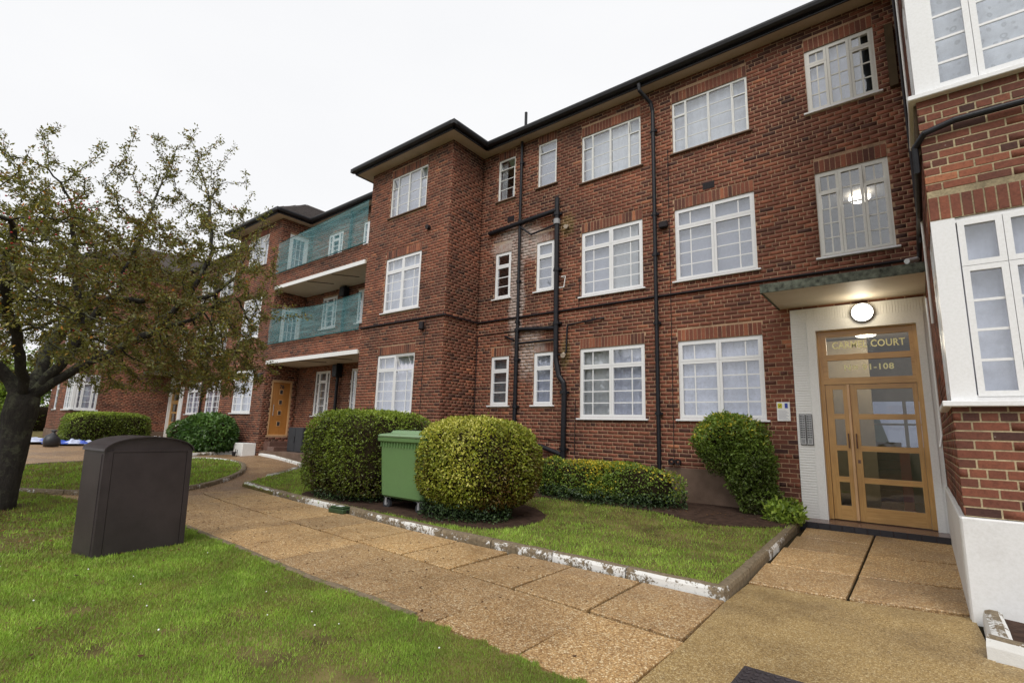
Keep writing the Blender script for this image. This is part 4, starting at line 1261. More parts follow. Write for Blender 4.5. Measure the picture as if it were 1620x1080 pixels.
# tiles of the hip that shows above the eaves
tl = MB()
for mir in (False, True):
    x0, x1 = sorted((X2(-12.45, mir), X2(-8.25, mir))); xm = (x0 + x1) / 2; ze = ZS + .15; zr = ze + 1.45
    def put(o, u, v, w, nrm_, uu, vv):
        a = Vector(o) + u * uu + v * vv
        hw = w * 0.48
        tl.add([a - u*hw + nrm_*0.018, a + u*hw + nrm_*0.018, a + u*hw + v*0.17 + nrm_*0.004, a - u*hw + v*0.17 + nrm_*0.004, a - u*hw, a + u*hw], [(0, 1, 2, 3), (4, 5, 1, 0)], random.random())
    half = (x1 - x0) / 2; L = math.hypot(half, zr - ze)
    # front hip and the side facing the camera
    v = Vector((0, 2.15, zr - ze)).normalized(); u = Vector((1, 0, 0)); nn = u.cross(v)
    Lf = math.hypot(2.15, zr - ze)
    for r in range(int(Lf / 0.14)):
        s_ = r * 0.14; w = half * (1 - s_ / Lf)
        k = int(w / 0.17)
        for j in range(-k, k + 1):
            q_ = j * 0.17 + (0.085 if r % 2 else 0)
            if abs(q_) + 0.1 < w * (1 - 0.1 / Lf) and s_ + 0.2 < Lf: put((xm, 7.78, ze), u, v, 0.17, nn, q_, s_)
    for sgn, xs in ((1, x1), (-1, x0)):
        v = Vector((-sgn * half, 0, zr - ze)).normalized(); u = Vector((0, sgn, 0)); nn = u.cross(v)
        for r in range(int(L / 0.14) - 1):
            s_ = r * 0.14; ystart = 7.78 + 2.15 * s_ / L
            for j in range(int((12.0 - ystart) / 0.17)): put((xs, 0, ze), u, v, 0.17, nn, sgn * (ystart + 0.24 + j * 0.17), s_)
tl.obj('roof_tiles', M['tile_roof'], roof, kind='stuff')
vs_ = MB(); vs_.tube([(-8.55, 11.0, 9.6), (-8.55, 11.0, 10.8)], 0.045, 10); vs_.obj('vent_stack', M['pipe'], bld)

# ---- pipes and cables on the walls
def pipe(pts, r, mat='pipe', name='drainpipe', brackets=(), sock=()):
    mb = MB(); mb.tube(pts, r, 12)
    for p in brackets:
        mb.tube([(p[0], p[1], p[2] - 0.035), (p[0], p[1], p[2] + 0.035)], r * 1.28, 12)
        mb.box(p[0] - r * 1.9, p[0] + r * 1.9, p[1] + r * 0.2, p[1] + r * 1.2, p[2] - 0.02, p[2] + 0.02)
    return mb.obj(name, M[mat], bld, smooth=False)
YF = 9.40
pipe([(-4.06, 9.05, 8.60), (-4.05, 9.06, 8.45), (-3.90, 9.28, 8.22), (-3.88, YF - 0.07, 8.05), (-3.88, YF - 0.07, 0.30)], 0.040, brackets=[(-3.88, YF - 0.07, z) for z in (7.6, 5.75, 4.9, 3.5, 1.75)], name='drainpipe')
pipe([(-7.35, YF - 0.07, 8.60), (-7.35, YF - 0.07, 6.30), (-7.34, YF - .06, 3.7)], 0.036, brackets=[(-7.35, YF - 0.07, z) for z in (8.0, 6.45, 4.9, 3.9)])
pipe([(-7.34, YF - 0.07, 3.75), (-7.35, YF - 0.07, 0.35)], 0.048, brackets=[(-7.34, YF - 0.07, z) for z in (3.7, 3.0, 1.9)])
pipe([(-6.25, YF - 0.08, 6.75), (-6.22, YF - 0.08, 2.95), (-6.12, YF - 0.09, 2.55), (-6.0, YF - 0.09, 2.40), (-5.98, YF - 0.09, 2.2), (-6.0, YF - 0.09, 0.30)], 0.058, brackets=[(-6.25, YF - 0.08, 6.35), (-6.23, YF - 0.08, 5.0), (-6.22, YF - 0.08, 3.75), (-6.0, YF - 0.09, 2.2), (-6.0, YF - .09, 1.0)], name='soil_pipe')
gc = MB(); gc.tube([(-6.25, YF - 0.08, 6.10), (-6.25, YF - 0.08, 6.22)], 0.078, 14); gc.obj('pipe_collar', M['grey_collar'], bld)
pipe([(-8.35, YF - 0.06, 6.34), (-7.35, YF - 0.10, 6.38), (-6.25, YF - 0.10, 6.44)], 0.055, name='waste_pipe')
pipe([(-7.35, YF - 0.09, 6.30), (-7.0, YF - 0.06, 6.02), (-6.30, YF - 0.08, 6.10)], 0.022, name='waste_pipe')
pipe([(-7.32, YF - 0.07, 3.72), (-6.22, YF - 0.07, 3.64)], 0.045, name='waste_pipe')
pipe([(-7.32, YF - 0.07, 3.38), (-6.22, YF - 0.07, 3.38)], 0.026, name='waste_pipe')
pipe([(-7.75, YF - 0.02, 3.60), (-7.40, YF - 0.10, 3.45)], 0.026, name='waste_pipe')
pipe([(-5.06, YF - 0.01, 3.75), (-5.15, YF - 0.05, 3.74), (-5.93, YF - 0.05, 3.68), (-5.95, YF - 0.05, 3.62), (-5.97, YF - 0.05, 3.08), (-6.08, YF - 0.07, 3.02), (-6.2, YF - 0.07, 3.04)], 0.020, name='waste_pipe')
pipe([(-6.05, YF - 0.07, 0.88), (-6.6, YF - 0.14, 1.05)], 0.05, name='waste_pipe')
pipe([(-12.0, 8.205, 4.02), (-8.69, 8.205, 4.02), (-8.665, 8.23, 4.02), (-8.665, 9.37, 4.02), (-8.64, 9.375, 4.02), (-1.9, 9.375, 4.05), (0.18, 9.375, 4.05)], 0.022, mat='cable', name='cable')
pipe([(-8.66, 9.38, 1.2), (-8.655, 9.38, 3.66), (-8.60, 9.385, 3.69), (-6.3, 9.385, 3.72)], 0.010, mat='cable', name='cable')
for x, z0, z1 in ((-5.68, 4.0, 4.75), (-3.62, 0.95, 7.1), (-9.35, 1.5, 4.0)):
    pipe([(x, (YF if x > -8 else 8.23) - 0.012, z0), (x + 0.02, (YF if x > -8 else 8.23) - 0.012, z1)], 0.006, mat='cable', name='cable')
pipe([(-5.76, YF - .012, 0.9), (-5.75, YF - .012, 2.05)], 0.008, mat='cable', name='cable')
pipe([(-5.78, YF - .012, 1.15), (-7.2, YF - .012, 1.22)], 0.007, mat='cable', name='cable')
pipe([(-14.63, 9.30, 0.5), (-14.63, 9.30, 8.55)], 0.05, name='soil_pipe')
for hz0, hz1 in ((2.88, 3.28), (5.55, 5.87)):
    hb = MB(); hb.bev(-14.76, -14.50, 9.15, 9.38, hz0, hz1, b=.02); hb.obj('hopper_head', M['pipe'], bld)
pipe([(2*CX+3.88, YF - 0.07, 0.3), (2*CX+3.88, YF - 0.07, 8.6)], 0.04)
# cable and pipes around the right wing corner
pipe([(1.6, 5.56, 4.16), (0.45, 5.56, 4.15), (0.24, 5.565, 4.10), (0.165, 5.65, 4.02), (0.165, 5.68, 3.8), (0.168, 6.6, 3.7), (0.17, 9.2, 3.9), (0.15, 9.35, 4.02)], 0.028, mat='pipe', name='cable')
pipe([(0.175, 7.4, 8.5), (0.175, 7.4, 3.66)], 0.018, mat='cable', name='cable')
pipe([(0.185, 6.75, 8.5), (0.185, 6.75, 3.5), (0.185, 6.9, 2.6)], 0.012, mat='white', name='white_conduit')
pipe([(0.18, 8.1, 3.15), (0.18, 8.1, 1.45), (0.15, 7.9, 1.3)], 0.012, mat='white', name='white_conduit')
bb = MB(); bb.box(0.19, 0.207, 5.66, 6.55, 3.95, 4.44); bb.obj('timber_board', M['brown_board'], bld)
bb = MB(); bb.box(0.06, 0.17, 9.30, 9.385, 6.9, 8.0); bb.obj('timber_board', M['brown_board'], bld)
# overflow outlets
for x, z in ((-6.02, 6.02), (-6.05, 3.05)):
    fl = MB(); fl.tube([(x, YF, z), (x + 0.05, YF - 0.14, z - 0.06)], [0.045, 0.05], 12); fl.obj('overflow_outlet', M['soffit'], bld)
tb = MB(); tb.tube([(-6.1, YF, 4.80), (-6.08, YF - 0.10, 4.80), (-5.98, YF - 0.10, 4.80), (-6.02, YF - .10, 4.55), (-6.14, YF - .10, 4.55)], 0.014, 6); tb.obj('white_bracket', M['white'], bld)
for x, z in ((-2.82, 6.1), (-5.5, 0.72), (-7.7, 6.62)):
    ab = MB(); ab.box(x - 0.11, x + 0.11, YF - 0.004, YF + 0.02, z - 0.07, z + 0.07)
    for k in range(7): ab.box(x - 0.095 + k * 0.03, x - 0.083 + k * 0.03, YF - 0.010, YF - 0.004, z - 0.06, z + 0.06)
    ab.obj('air_brick', M['cable'], bld)
gl = MB()
for dx in (-0.06, 0.06): gl.lathe([(0.03, 0), (0.055, 0.0), (0.055, 0.06), (0.03, 0.06), (0.03, 0.0)], (-3.58 + dx, YF - 0.06, 0.88), 14, M=Matrix.Rotation(math.pi/2, 4, 'X'))
gl.obj('pipe_stubs', M['cable'], bld)
bj = MB(); bj.tube([(-9.42, 8.23, 6.38), (-9.42, 8.14, 6.38)], 0.06, 12); bj.obj('vent_cap', M['cable'], bld)
bj = MB(); bj.bev(-9.5, -9.36, 8.13, 8.225, 3.72, 3.92, b=.02); bj.obj('junction_box', M['cable'], bld)
bj = MB(); bj.bev(-3.80, -3.62, YF - .10, YF - .005, 5.42, 5.56, b=.02); bj.obj('junction_box', M['cable'], bld)

# cement base along the wall
rb = MB(); rb.bev(-3.80, -2.05, YF - 0.022, YF + 0.01, 0.0, 0.775, b=0.008); rb.box(-8.68, -3.82, YF - 0.016, YF + 0.01, 0.0, 0.30)
rb.obj('cement_plinth', M['render'], bld)

# ---- entrance (right) and its mirror (left)
for mir in (False, True):
    Pd = Plane('x', 9.40, mir=mir)
    zo = 0.0 if not mir else 0.40      # the left doorway stands a little higher
    def bx(mb, a0, a1, d0, d1, z0, z1, bev=0):
        Pd.box(mb, a0, a1, d0, d1, z0, z1, bev=bev)
    # reeded surround
    su = MB()
    bx(su, -1.57, -1.34, -0.045, 0.0, 0.12, 3.46); bx(su, -1.339, 0.204, -0.045, 0.0, 3.241, 3.46); bx(su, 0.151, 0.205, -0.045, 0.0, 0.12, 3.239)
    bx(su, -1.34, -1.22, -0.060, 0.16, 0.12, 3.24); bx(su, 0.06, 0.15, -0.060, 0.16, 0.12, 3.24); bx(su, -1.22, 0.06, -0.060, 0.16, 3.08, 3.24)
    sur = su.obj('door_surround', M['white'], bld)
    rd = MB()
    n = 82
    for i in range(n):
        z = 0.14 + i * (3.45 - 0.14) / n
        bx(rd, -1.565, -1.345, -0.052, -0.045, z, z + 0.030, bev=0.003)
    for i in range(42):
        a = -1.33 + i * 1.50 / 42
        bx(rd, a, a + 0.027, -0.050, -0.045, 3.25, 3.45, bev=0.002)
    rd.obj('reeding', M['white'], sur)
    # oak screen
    D0, D1 = 0.06, 0.13
    fr = MB(); bx(fr, -1.22, -1.16, D0 - .01, D1, 0.17, 3.08); bx(fr, 0.0, 0.06, D0 - .01, D1, 0.17, 3.08)
    dr = fr.obj('door', M['oak'], bld, label='glazed varnished oak entrance door with transom lights' if not mir else None)
    r_ = MB()
    bx(r_, -1.16, 0.0, D0, D1, 2.98, 3.08); bx(r_, -1.16, 0.0, D0, D1, 2.60, 2.69); bx(r_, -1.16, 0.0, D0 - .01, D1, 2.22, 2.32)
    bx(r_, -1.16, -1.10, D0 + .001, D1, 2.32, 2.98); bx(r_, -0.04, 0.0, D0 + .001, D1, 2.32, 2.98)
    r_.obj('transom_rail', M['oak_h'], dr)
    for z0, z1 in ((2.69, 2.98), (2.32, 2.60)):
        g = MB(); bx(g, -1.10, -0.04, D0 + .03, D0 + .036, z0, z1); g.obj('pane', M['door_glass'], dr)
    zs = [(0.38, 0.73), (0.81, 1.20), (1.28, 1.68), (1.76, 2.14)]
    # narrow leaf
    lf = MB()
    bx(lf, -1.155, -1.06, D0 + .012, D1 - .01, 0.175, 2.215); bx(lf, -0.925, -0.872, D0 + .012, D1 - .01, 0.175, 2.215)
    zz = [0.175] + [v for p in zs for v in p] + [2.215]
    for i in range(0, len(zz), 2):
        ra = MB(); bx(ra, -1.06, -0.925, D0 + .013, D1 - .01, zz[i], zz[i+1]); ra.obj('side_leaf_rail', M['oak_h'], dr)
    l1 = lf.obj('side_leaf', M['oak'], dr)
    for i, (z0, z1) in enumerate(zs):
        g = MB(); bx(g, -1.06, -0.925, D0 + .035, D0 + .04, z0, z1); g.obj('pane', M['door_glass'], dr)
    # main leaf
    lf = MB()
    bx(lf, -0.828, -0.74, D0 + .010, D1 - .01, 0.175, 2.215); bx(lf, -0.06, -0.004, D0 + .010, D1 - .01, 0.175, 2.215)
    lf.obj('main_leaf', M['oak'], dr)
    for i in range(0, len(zz), 2):
        ra = MB(); bx(ra, -0.74, -0.06, D0 + .011, D1 - .01, zz[i], zz[i+1]); ra.obj('main_leaf_rail', M['oak_h'], dr)
    for (z0, z1) in zs:
        g = MB(); bx(g, -0.74, -0.06, D0 + .035, D0 + .04, z0, z1); g.obj('pane', M['door_glass'], dr)
    cp = MB(); bx(cp, -0.870, -0.830, D0 - .022, D1 - .02, 0.18, 2.21, bev=.006); cp.obj('cover_strip', M['oak_pale'], dr)
    for a in (-0.89, -0.79):
        h = MB(); z0, z1 = 1.24, 1.46
        h.tube([Pd.pt(a, D0 - .035, z0), Pd.pt(a, D0 - .035, z1)], 0.009, 8)
        h.tube([Pd.pt(a, D0 + .01, z0 + .02), Pd.pt(a, D0 - .035, z0 + .02)], 0.007, 6); h.tube([Pd.pt(a, D0 + .01, z1 - .02), Pd.pt(a, D0 - .035, z1 - .02)], 0.007, 6)
        h.obj('handle', M['tread'], dr)
    lk = MB(); bx(lk, -0.80, -0.765, D0 + .002, D0 + .012, 1.02, 1.07); lk.obj('lock', M['tread'], dr)
    # step
    stp = MB()
    bx(stp, -1.60, 0.175, -0.49, 0.20, 0.02, 0.160)
    stp.obj('doorstep', M['tread'], bld)
    rs = MB()
    for k in range(12):
        a = -1.60 + k * 1.775 / 12
        bx(rs, a + .002, a + 1.775/12 - .002, -0.505, -0.490, 0.02, 0.158, bev=0.003)
    rs.obj('step_tile', M['riser'], bld)
    # canopy
    ca = MB(); bx(ca, -1.72, 0.205, -1.25, 0.0, 3.515, 3.60); ca.obj('canopy', M['cream'], bld)
    ce = MB(); bx(ce, -1.745, 0.206, -1.275, -1.252, 3.50, 3.635); bx(ce, -1.745, -1.722, -1.252, 0.0, 3.50, 3.635); bx(ce, -1.722, 0.206, -1.252, 0.0, 3.602, 3.64)
    ce.obj('canopy_fascia', M['lead'], bld)

gold = flat('gold_lettering', (0.98, 0.94, 0.55), 0.5, 0.2, var=0.02)
YD = 9.40 + 0.06 + 0.026
text_on('CARMEL COURT', 0.150, (-0.555, YD, 2.835), (1, 0, 0), (0, 0, 1), gold, bld, True, 'lettering', sx=0.80, space=1.06)
text_on('N', 0.125, (-0.835, YD, 2.475), (1, 0, 0), (0, 0, 1), gold, bld, True, 'lettering')
text_on('os', 0.085, (-0.735, YD, 2.495), (1, 0, 0), (0, 0, 1), gold, bld, True, 'lettering')
ul = MB(); ul.box(-0.775, -0.695, YD - .002, YD + .002, 2.452, 2.460); ul.obj('lettering', gold, bld)
text_on('91-108', 0.125, (-0.445, YD, 2.475), (1, 0, 0), (0, 0, 1), gold, bld, True, 'lettering', sx=1.05, space=1.08)

# lamp above the door
wl = empty('wall_lamp', (-0.57, 9.33, 3.30), label='lit round bulkhead lamp above the oak entrance door', cat='lamp')
Rx = Matrix.Rotation(math.pi / 2, 4, 'X')
b = MB(); b.lathe([(0.0, 0.0), (0.145, 0.0), (0.150, 0.02), (0.150, 0.045), (0.139, 0.050)], (-0.57, 9.338, 3.30), 32, M=Rx); b.obj('lamp_rim', M['meter'], wl, smooth=True)
b = MB(); b.lathe([(0.140, 0.045), (0.115, 0.062), (0.06, 0.072), (0.0, 0.075)], (-0.57, 9.338, 3.30), 32, M=Rx); b.obj('lamp_diffuser', M['lamp'], wl, smooth=True)
ll = bpy.data.lights.new('lamp_light', 'POINT'); ll.energy = 4; ll.color = (1.0, 0.88, 0.66); ll.shadow_soft_size = 0.1
lo_ = bpy.data.objects.new('lamp_light', ll); COL.objects.link(lo_); lo_.parent = wl; lo_.location = (0, -0.20, 0.0)
# notice
ns = empty('notice_sign', (-1.755, 9.39, 1.78), label='small white notice with yellow and blue logos left of the entrance surround', cat='sign')
b = MB(); b.bev(-1.855, -1.66, 9.375, 9.392, 1.635, 1.945, b=.003); b.obj('sign_board', M['white'], ns)
yl = flat('yellow_print', (0.62, 0.58, 0.03), 0.5); bl = flat('blue_print', (0.03, 0.06, 0.35), 0.5); gr_ = flat('grey_print', (0.42, 0.43, 0.5), 0.6)
b = MB(); b.box(-1.84, -1.775, 9.373, 9.376, 1.845, 1.925); b.obj('logo', yl, ns)
b = MB(); b.tube([(-1.825, 9.372, 1.895), (-1.81, 9.372, 1.875), (-1.79, 9.372, 1.90)], 0.005, 5); b.obj('logo_mark', M['black'], ns)
b = MB(); b.box(-1.735, -1.69, 9.373, 9.376, 1.845, 1.925); b.obj('logo', bl, ns)
b = MB()
for k in range(9): b.box(-1.835, -1.68 - 0.02 * (k % 3), 9.373, 9.375, 1.66 + k * 0.018, 1.666 + k * 0.018)
b.obj('small_print', gr_, ns)
# entry-phone panels
ic = empty('intercom_panel', (-1.44, 9.34, 1.5), label='tall two-column entry phone panel on the white reeded door surround', cat='intercom')
alu = flat('brushed_panel', (0.42, 0.42, 0.43), 0.35, 0.5, metal=0.6); blk = flat('dark_button', (0.06, 0.06, 0.065), 0.4)
for x0 in (-1.53, -1.435):
    b = MB(); b.bev(x0, x0 + 0.088, 9.325, 9.343, 1.265, 1.745, b=.004); b.obj('panel_frame', blk, ic)
    b = MB(); b.box(x0 + .007, x0 + .081, 9.322, 9.3245, 1.275, 1.735); b.obj('panel_plate', alu, ic)
    for k in range(10):
        b = MB(); b.box(x0 + .012, x0 + .042, 9.317, 9.3215, 1.375 + k * .036, 1.395 + k * .036); b.box(x0 + .048, x0 + .074, 9.319, 9.3215, 1.375 + k * .036, 1.393 + k * .036); b.obj('button', blk, ic)
    b = MB()
    for k in range(5): b.box(x0 + .022, x0 + .066, 9.320, 9.3215, 1.295 + k * .012, 1.300 + k * .012)
    b.obj('speaker_slots', blk, ic)
# security camera
sc_ = empty('security_camera', (0.16, 8.5, 3.72), label='small white tube camera fixed beside the canopy edge', cat='camera')
b = MB(); b.tube([(0.14, 8.55, 3.80), (0.03, 8.30, 3.72)], 0.035, 12); b.obj('camera_body', M['white'], sc_)
b = MB(); b.tube([(0.195, 8.6, 3.72), (0.12, 8.5, 3.72), (0.10, 8.45, 3.76)], 0.012, 8); b.obj('bracket', M['white'], sc_)
sn = empty('security_camera', (-1.90, 9.36, 3.92), label='small dome sensor on the brick left of the canopy', cat='camera')
b = MB(); b.lathe([(0.04, 0.0), (0.04, 0.02), (0.032, 0.04), (0.015, 0.055), (0, 0.06)], (-1.90, 9.392, 3.94), 14, M=Rx); b.obj('camera_body', alu, sn, smooth=True)

# small wall lamp outside flat 76 and a bulkhead on block 2
b = MB(); b.bev(-17.62, -17.42, 8.10, 8.225, 2.78, 3.02, b=.03)
b.obj('wall_lamp', M['meter'], None, label='dark square bulkhead light on the brick corner beside door 76', cat='lamp')

# ------------------------------------------------------------ green safety netting on the balconies
def net_mat():
    mt, t, b = nt('green_netting')
    t.nodes.remove(b)
    P = pos(t)
    d = t.nodes.new('ShaderNodeBsdfDiffuse'); tr = t.nodes.new('ShaderNodeBsdfTransparent')
    tl_ = t.nodes.new('ShaderNodeBsdfTranslucent')
    mp = t.nodes.new('ShaderNodeMapping'); mp.inputs['Scale'].default_value = (0.8, 1, 9); mp.inputs['Rotation'].default_value = (0, 0.12, 0)
    t.links.new(P, mp.inputs[0])
    n = noise(t, 1.3, 5, 0.7, mp.outputs[0], 0.5)
    c = ramp(t, n, [(0.3, (0.12, 0.38, 0.42)), (0.7, (0.34, 0.62, 0.66))])
    t.links.new(c, d.inputs[0]); t.links.new(c, tl_.inputs[0])
    m1 = t.nodes.new('ShaderNodeMixShader'); m1.inputs[0].default_value = 0.4
    t.links.new(d.outputs[0], m1.inputs[1]); t.links.new(tl_.outputs[0], m1.inputs[2])
    m2 = t.nodes.new('ShaderNodeMixShader')
    f = ramp(t, n, [(0.3, 0.30), (0.7, 0.50)])
    t.links.new(f, m2.inputs[0]); t.links.new(tr.outputs[0], m2.inputs[1]); t.links.new(m1.outputs[0], m2.inputs[2])
    t.links.new(m2.outputs[0], t.nodes['Material Output'].inputs[0])
    return mt
M['netting'] = net_mat()
def netting(zb0, zb1, zt0, zt1, sag, lab):
    n, k = 60, 8
    mb = MB(); vs = []
    for i in range(n + 1):
        u = i / n; x = -17.20 + u * 5.18
        b0 = zb0 + (zb1 - zb0) * u; t0 = zt0 + (zt1 - zt0) * u - sag * math.sin(math.pi * u)
        for j in range(k + 1):
            v = j / k
            z = b0 + (t0 - b0) * v
            y = 8.155 + 0.02 * math.sin(x * 3 + v * 2) * math.sin(math.pi * v) + 0.01 * mnoise.noise(Vector((x * 3, z * 4, 0)))
            vs.append((x, y, z))
    fs = [(i*(k+1)+j, (i+1)*(k+1)+j, (i+1)*(k+1)+j+1, i*(k+1)+j+1) for i in range(n) for j in range(k)]
    mb.add(vs, fs)
    o = empty('safety_netting', (-14.6, 8.15, zb0), label=lab, cat='netting', group='green netting strung across the balconies')
    mb.obj('net_sheet', M['netting'], o, smooth=True)
    hm = MB()
    hm.tube([vs[i*(k+1)] for i in range(0, n + 1, 3)], 0.016, 5); hm.tube([vs[i*(k+1)+k] for i in range(0, n + 1, 3)], 0.009, 5)
    hm.obj('net_hem', flat('teal_hem', (0.02, 0.10, 0.10), 0.8) if 'netting_hem' not in M else M['netting_hem'], o)
netting(6.47, 6.52, 7.58, 7.82, 0.0, 'teal green netting stretched over the upper balcony opening')
netting(3.98, 3.99, 5.22, 5.05, 0.16, 'sagging teal green netting across the lower first-floor balcony')

# ------------------------------------------------------------ foliage helpers
def leaf_np(P, D, W, S, fold=0.15, aspect=0.55):
    """diamond leaves: P base, D direction, W width direction, S length"""
    n = len(P)
    Nn = np.cross(D, W)
    V = np.empty((n, 4, 3))
    V[:, 0] = P
    V[:, 1] = P + D * (S * 0.45)[:, None] + W * (S * aspect / 2)[:, None] + Nn * (S * fold)[:, None]
    V[:, 2] = P + D * S[:, None]
    V[:, 3] = P + D * (S * 0.45)[:, None] - W * (S * aspect / 2)[:, None] + Nn * (S * fold)[:, None]
    F = np.arange(n)[:, None] * 4 + np.array([0, 1, 2, 3])[None]
    F = np.concatenate([F[:, [0, 1, 2]], F[:, [0, 2, 3]]], 0)
    return V.reshape(-1, 3), F

def unit(v): return v / (np.linalg.norm(v, axis=-1, keepdims=True) + 1e-9)

def leaves(name, P, Nrm, size, tint, mat, parent=None, droop=0.2, spread=0.9, **k):
    n = len(P)
    D = unit(Nrm * 0.6 + rng.normal(size=(n, 3)) * spread - np.array([0, 0, droop]))
    W = unit(np.cross(D, unit(rng.normal(size=(n, 3)) + Nrm * 0.4)))
    V, F = leaf_np(P, D, W, size)
    return link(name, np_mesh(name, V, F, np.concatenate([tint, tint])), mat, parent, **k)

def fbm(P, s, seed=0):
    return np.array([mnoise.fractal(Vector((p[0] * s + seed, p[1] * s, p[2] * s)), 0.7, 2.0, 3) for p in P])

def shape_noise(D, s, seed, table={}):
    # cheap smooth pseudo-noise by sums of sines
    v = np.zeros(len(D))
    r = np.random.default_rng(seed)
    for i in range(7):
        w = r.normal(size=3) * s * (1 + i * 0.35); ph = r.uniform(0, 6.28)
        v += np.sin(D @ w + ph) / (1 + i * 0.45)
    return v / 3

def bush(root, center, half, p, n, size, mat, tint_fn, seed, z0=None, bump_=0.05, core=0.90, core_mat='twig', name='foliage', droop=0.1, loose=0.045):
    """rounded-box hedge of separate leaves round a dark twiggy core"""
    c = np.array(center, float); h = np.array(half, float)
    r = np.random.default_rng(seed)
    def radius(D):
        q = (np.abs(D / h) ** p).sum(1) ** (-1 / p)
        return q * (1 + bump_ * shape_noise(D * max(1.5, h.mean() * 2), 2.2, seed) + 0.35 * bump_ * shape_noise(D, 7.0, seed + 9))
    D = unit(r.normal(size=(n * 2, 3)))
    # even out: weight by area
    R = radius(D)
    keep = r.uniform(size=len(D)) < (R / R.max()) ** 2 * 1.0 + 0.25
    D = D[keep][:n]; R = R[keep][:n]
    depth = 1 - np.abs(r.normal(size=len(D))) * loose + loose * 0.45
    shoot = (r.uniform(size=len(D)) < 0.03) & (shape_noise(D, 9.0, seed + 3) > 0.1)
    depth = np.where(shoot, 1 + np.abs(r.normal(size=len(D))) * 0.04, depth)
    hollow = np.clip(shape_noise(D, 7.0, seed + 5) - 0.30, 0, 1)
    depth = depth - hollow * 0.16
    P = c + D * (R * depth)[:, None]
    zmin = z0 if z0 is not None else -9
    ok = P[:, 2] > zmin
    P = P[ok]; D = D[ok]; depth = depth[ok]
    # outward normal of the superellipsoid
    Nn = unit(np.sign(D) * np.abs(D / h) ** (p - 1) / h)
    t = tint_fn(P, Nn, r, depth)
    leaves(name, P, Nn, size * r.uniform(0.65, 1.25, len(P)), np.clip(t, 0, 1), mat, root, droop)
    # core
    nu, nv = 28, 18
    vs = []
    for j in range(nv + 1):
        for i in range(nu):
            th = math.pi * j / nv; ph = 2 * math.pi * i / nu
            vs.append((math.sin(th) * math.cos(ph), math.sin(th) * math.sin(ph), math.cos(th)))
    DD = unit(np.array(vs)); RR = radius(DD)
    V = c + DD * (RR * core)[:, None]
    if z0 is not None: V[:, 2] = np.maximum(V[:, 2], z0)
    fs = [(j*nu+i, j*nu+(i+1) % nu, (j+1)*nu+(i+1) % nu, (j+1)*nu+i) for j in range(nv) for i in range(nu)]
    mb = MB(); mb.add([tuple(v) for v in V], fs)
    mb.obj('inner_twigs', M[core_mat], root, smooth=True)

def stems(root, x, y, z0, z1, n, spread, r0=0.012):
    mb = MB()
    for i in range(n):
        a = random.uniform(0, 6.28); s = random.uniform(0.1, spread)
        bx_, by_ = x + random.uniform(-.5, .5) * spread * 0.5, y + random.uniform(-.5, .5) * spread * .5
        mb.tube([(bx_, by_, z0), (bx_ + s*.4*math.cos(a), by_ + s*.4*math.sin(a), (z0+z1)/2), (bx_ + s*math.cos(a), by_ + s*math.sin(a), z1)], [r0, r0*.8, r0*.5], 5)
    mb.obj('stems', M['twig'], root)

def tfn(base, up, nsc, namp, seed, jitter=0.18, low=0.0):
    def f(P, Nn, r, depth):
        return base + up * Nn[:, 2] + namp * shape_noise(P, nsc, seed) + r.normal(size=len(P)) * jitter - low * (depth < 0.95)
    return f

# clipped hedges beside the bin
h1 = empty('hedge', (-8.35, 6.0, 0.05), label='dense dark green rounded box hedge left of the green bin', cat='hedge')
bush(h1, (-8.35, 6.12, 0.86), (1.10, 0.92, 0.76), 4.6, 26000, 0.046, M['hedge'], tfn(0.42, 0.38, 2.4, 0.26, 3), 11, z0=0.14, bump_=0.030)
stems(h1, -8.3, 5.9, 0.0, 0.6, 14, 0.7)
h2 = empty('hedge', (-5.45, 5.95, 0.05), label='large golden green domed hedge right of the green bin', cat='hedge')
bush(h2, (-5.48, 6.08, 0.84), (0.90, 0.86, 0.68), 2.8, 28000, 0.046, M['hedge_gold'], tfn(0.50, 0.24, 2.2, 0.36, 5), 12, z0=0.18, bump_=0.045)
stems(h2, -5.5, 5.9, 0.0, 0.6, 16, 0.6)
h2b = MB()
# dark ivy-like undergrowth below the domed hedge
r_i = np.random.default_rng(31)
def ground_leaves(root, xr, yr, zr, n, size, mat, name='undergrowth', seed=1, hf=bed_z):
    r = np.random.default_rng(seed)
    x = r.uniform(*xr, n); y = r.uniform(*yr, n)
    e = ((x - sum(xr)/2) / ((xr[1]-xr[0])/2)) ** 2 + ((y - sum(yr)/2) / ((yr[1]-yr[0])/2)) ** 2 < 1
    x, y = x[e], y[e]
    z = np.array([hf(a, b) for a, b in zip(x, y)]) + zr[0] + (zr[1]-zr[0]) * r.uniform(size=len(x)) ** 1.3
    P = np.stack([x, y, z], 1)
    return leaves(name, P, np.tile([0, 0, 1.0], (len(P), 1)), size * r.uniform(.6, 1.2, len(P)), np.clip(r.normal(0.45, 0.25, len(P)), 0, 1), M[mat], root)
ground_leaves(h2, (-6.3, -4.75), (5.25, 6.5), (0.0, 0.26), 5200, 0.045, 'ivy', seed=4)
ground_leaves(h1, (-9.3, -7.3), (5.2, 6.8), (0.0, 0.18), 4200, 0.045, 'ivy', seed=5)
h3 = empty('hedge', (-6.95, 6.9, 0.05), label='pale yellow-green hedge top showing behind the green bin', cat='hedge')
bush(h3, (-6.75, 7.05, 0.82), (0.75, 0.6, 0.66), 3.0, 9000, 0.038, M['hedge_gold'], tfn(0.62, 0.24, 2.8, 0.2, 8), 13, z0=0.2, bump_=0.03)

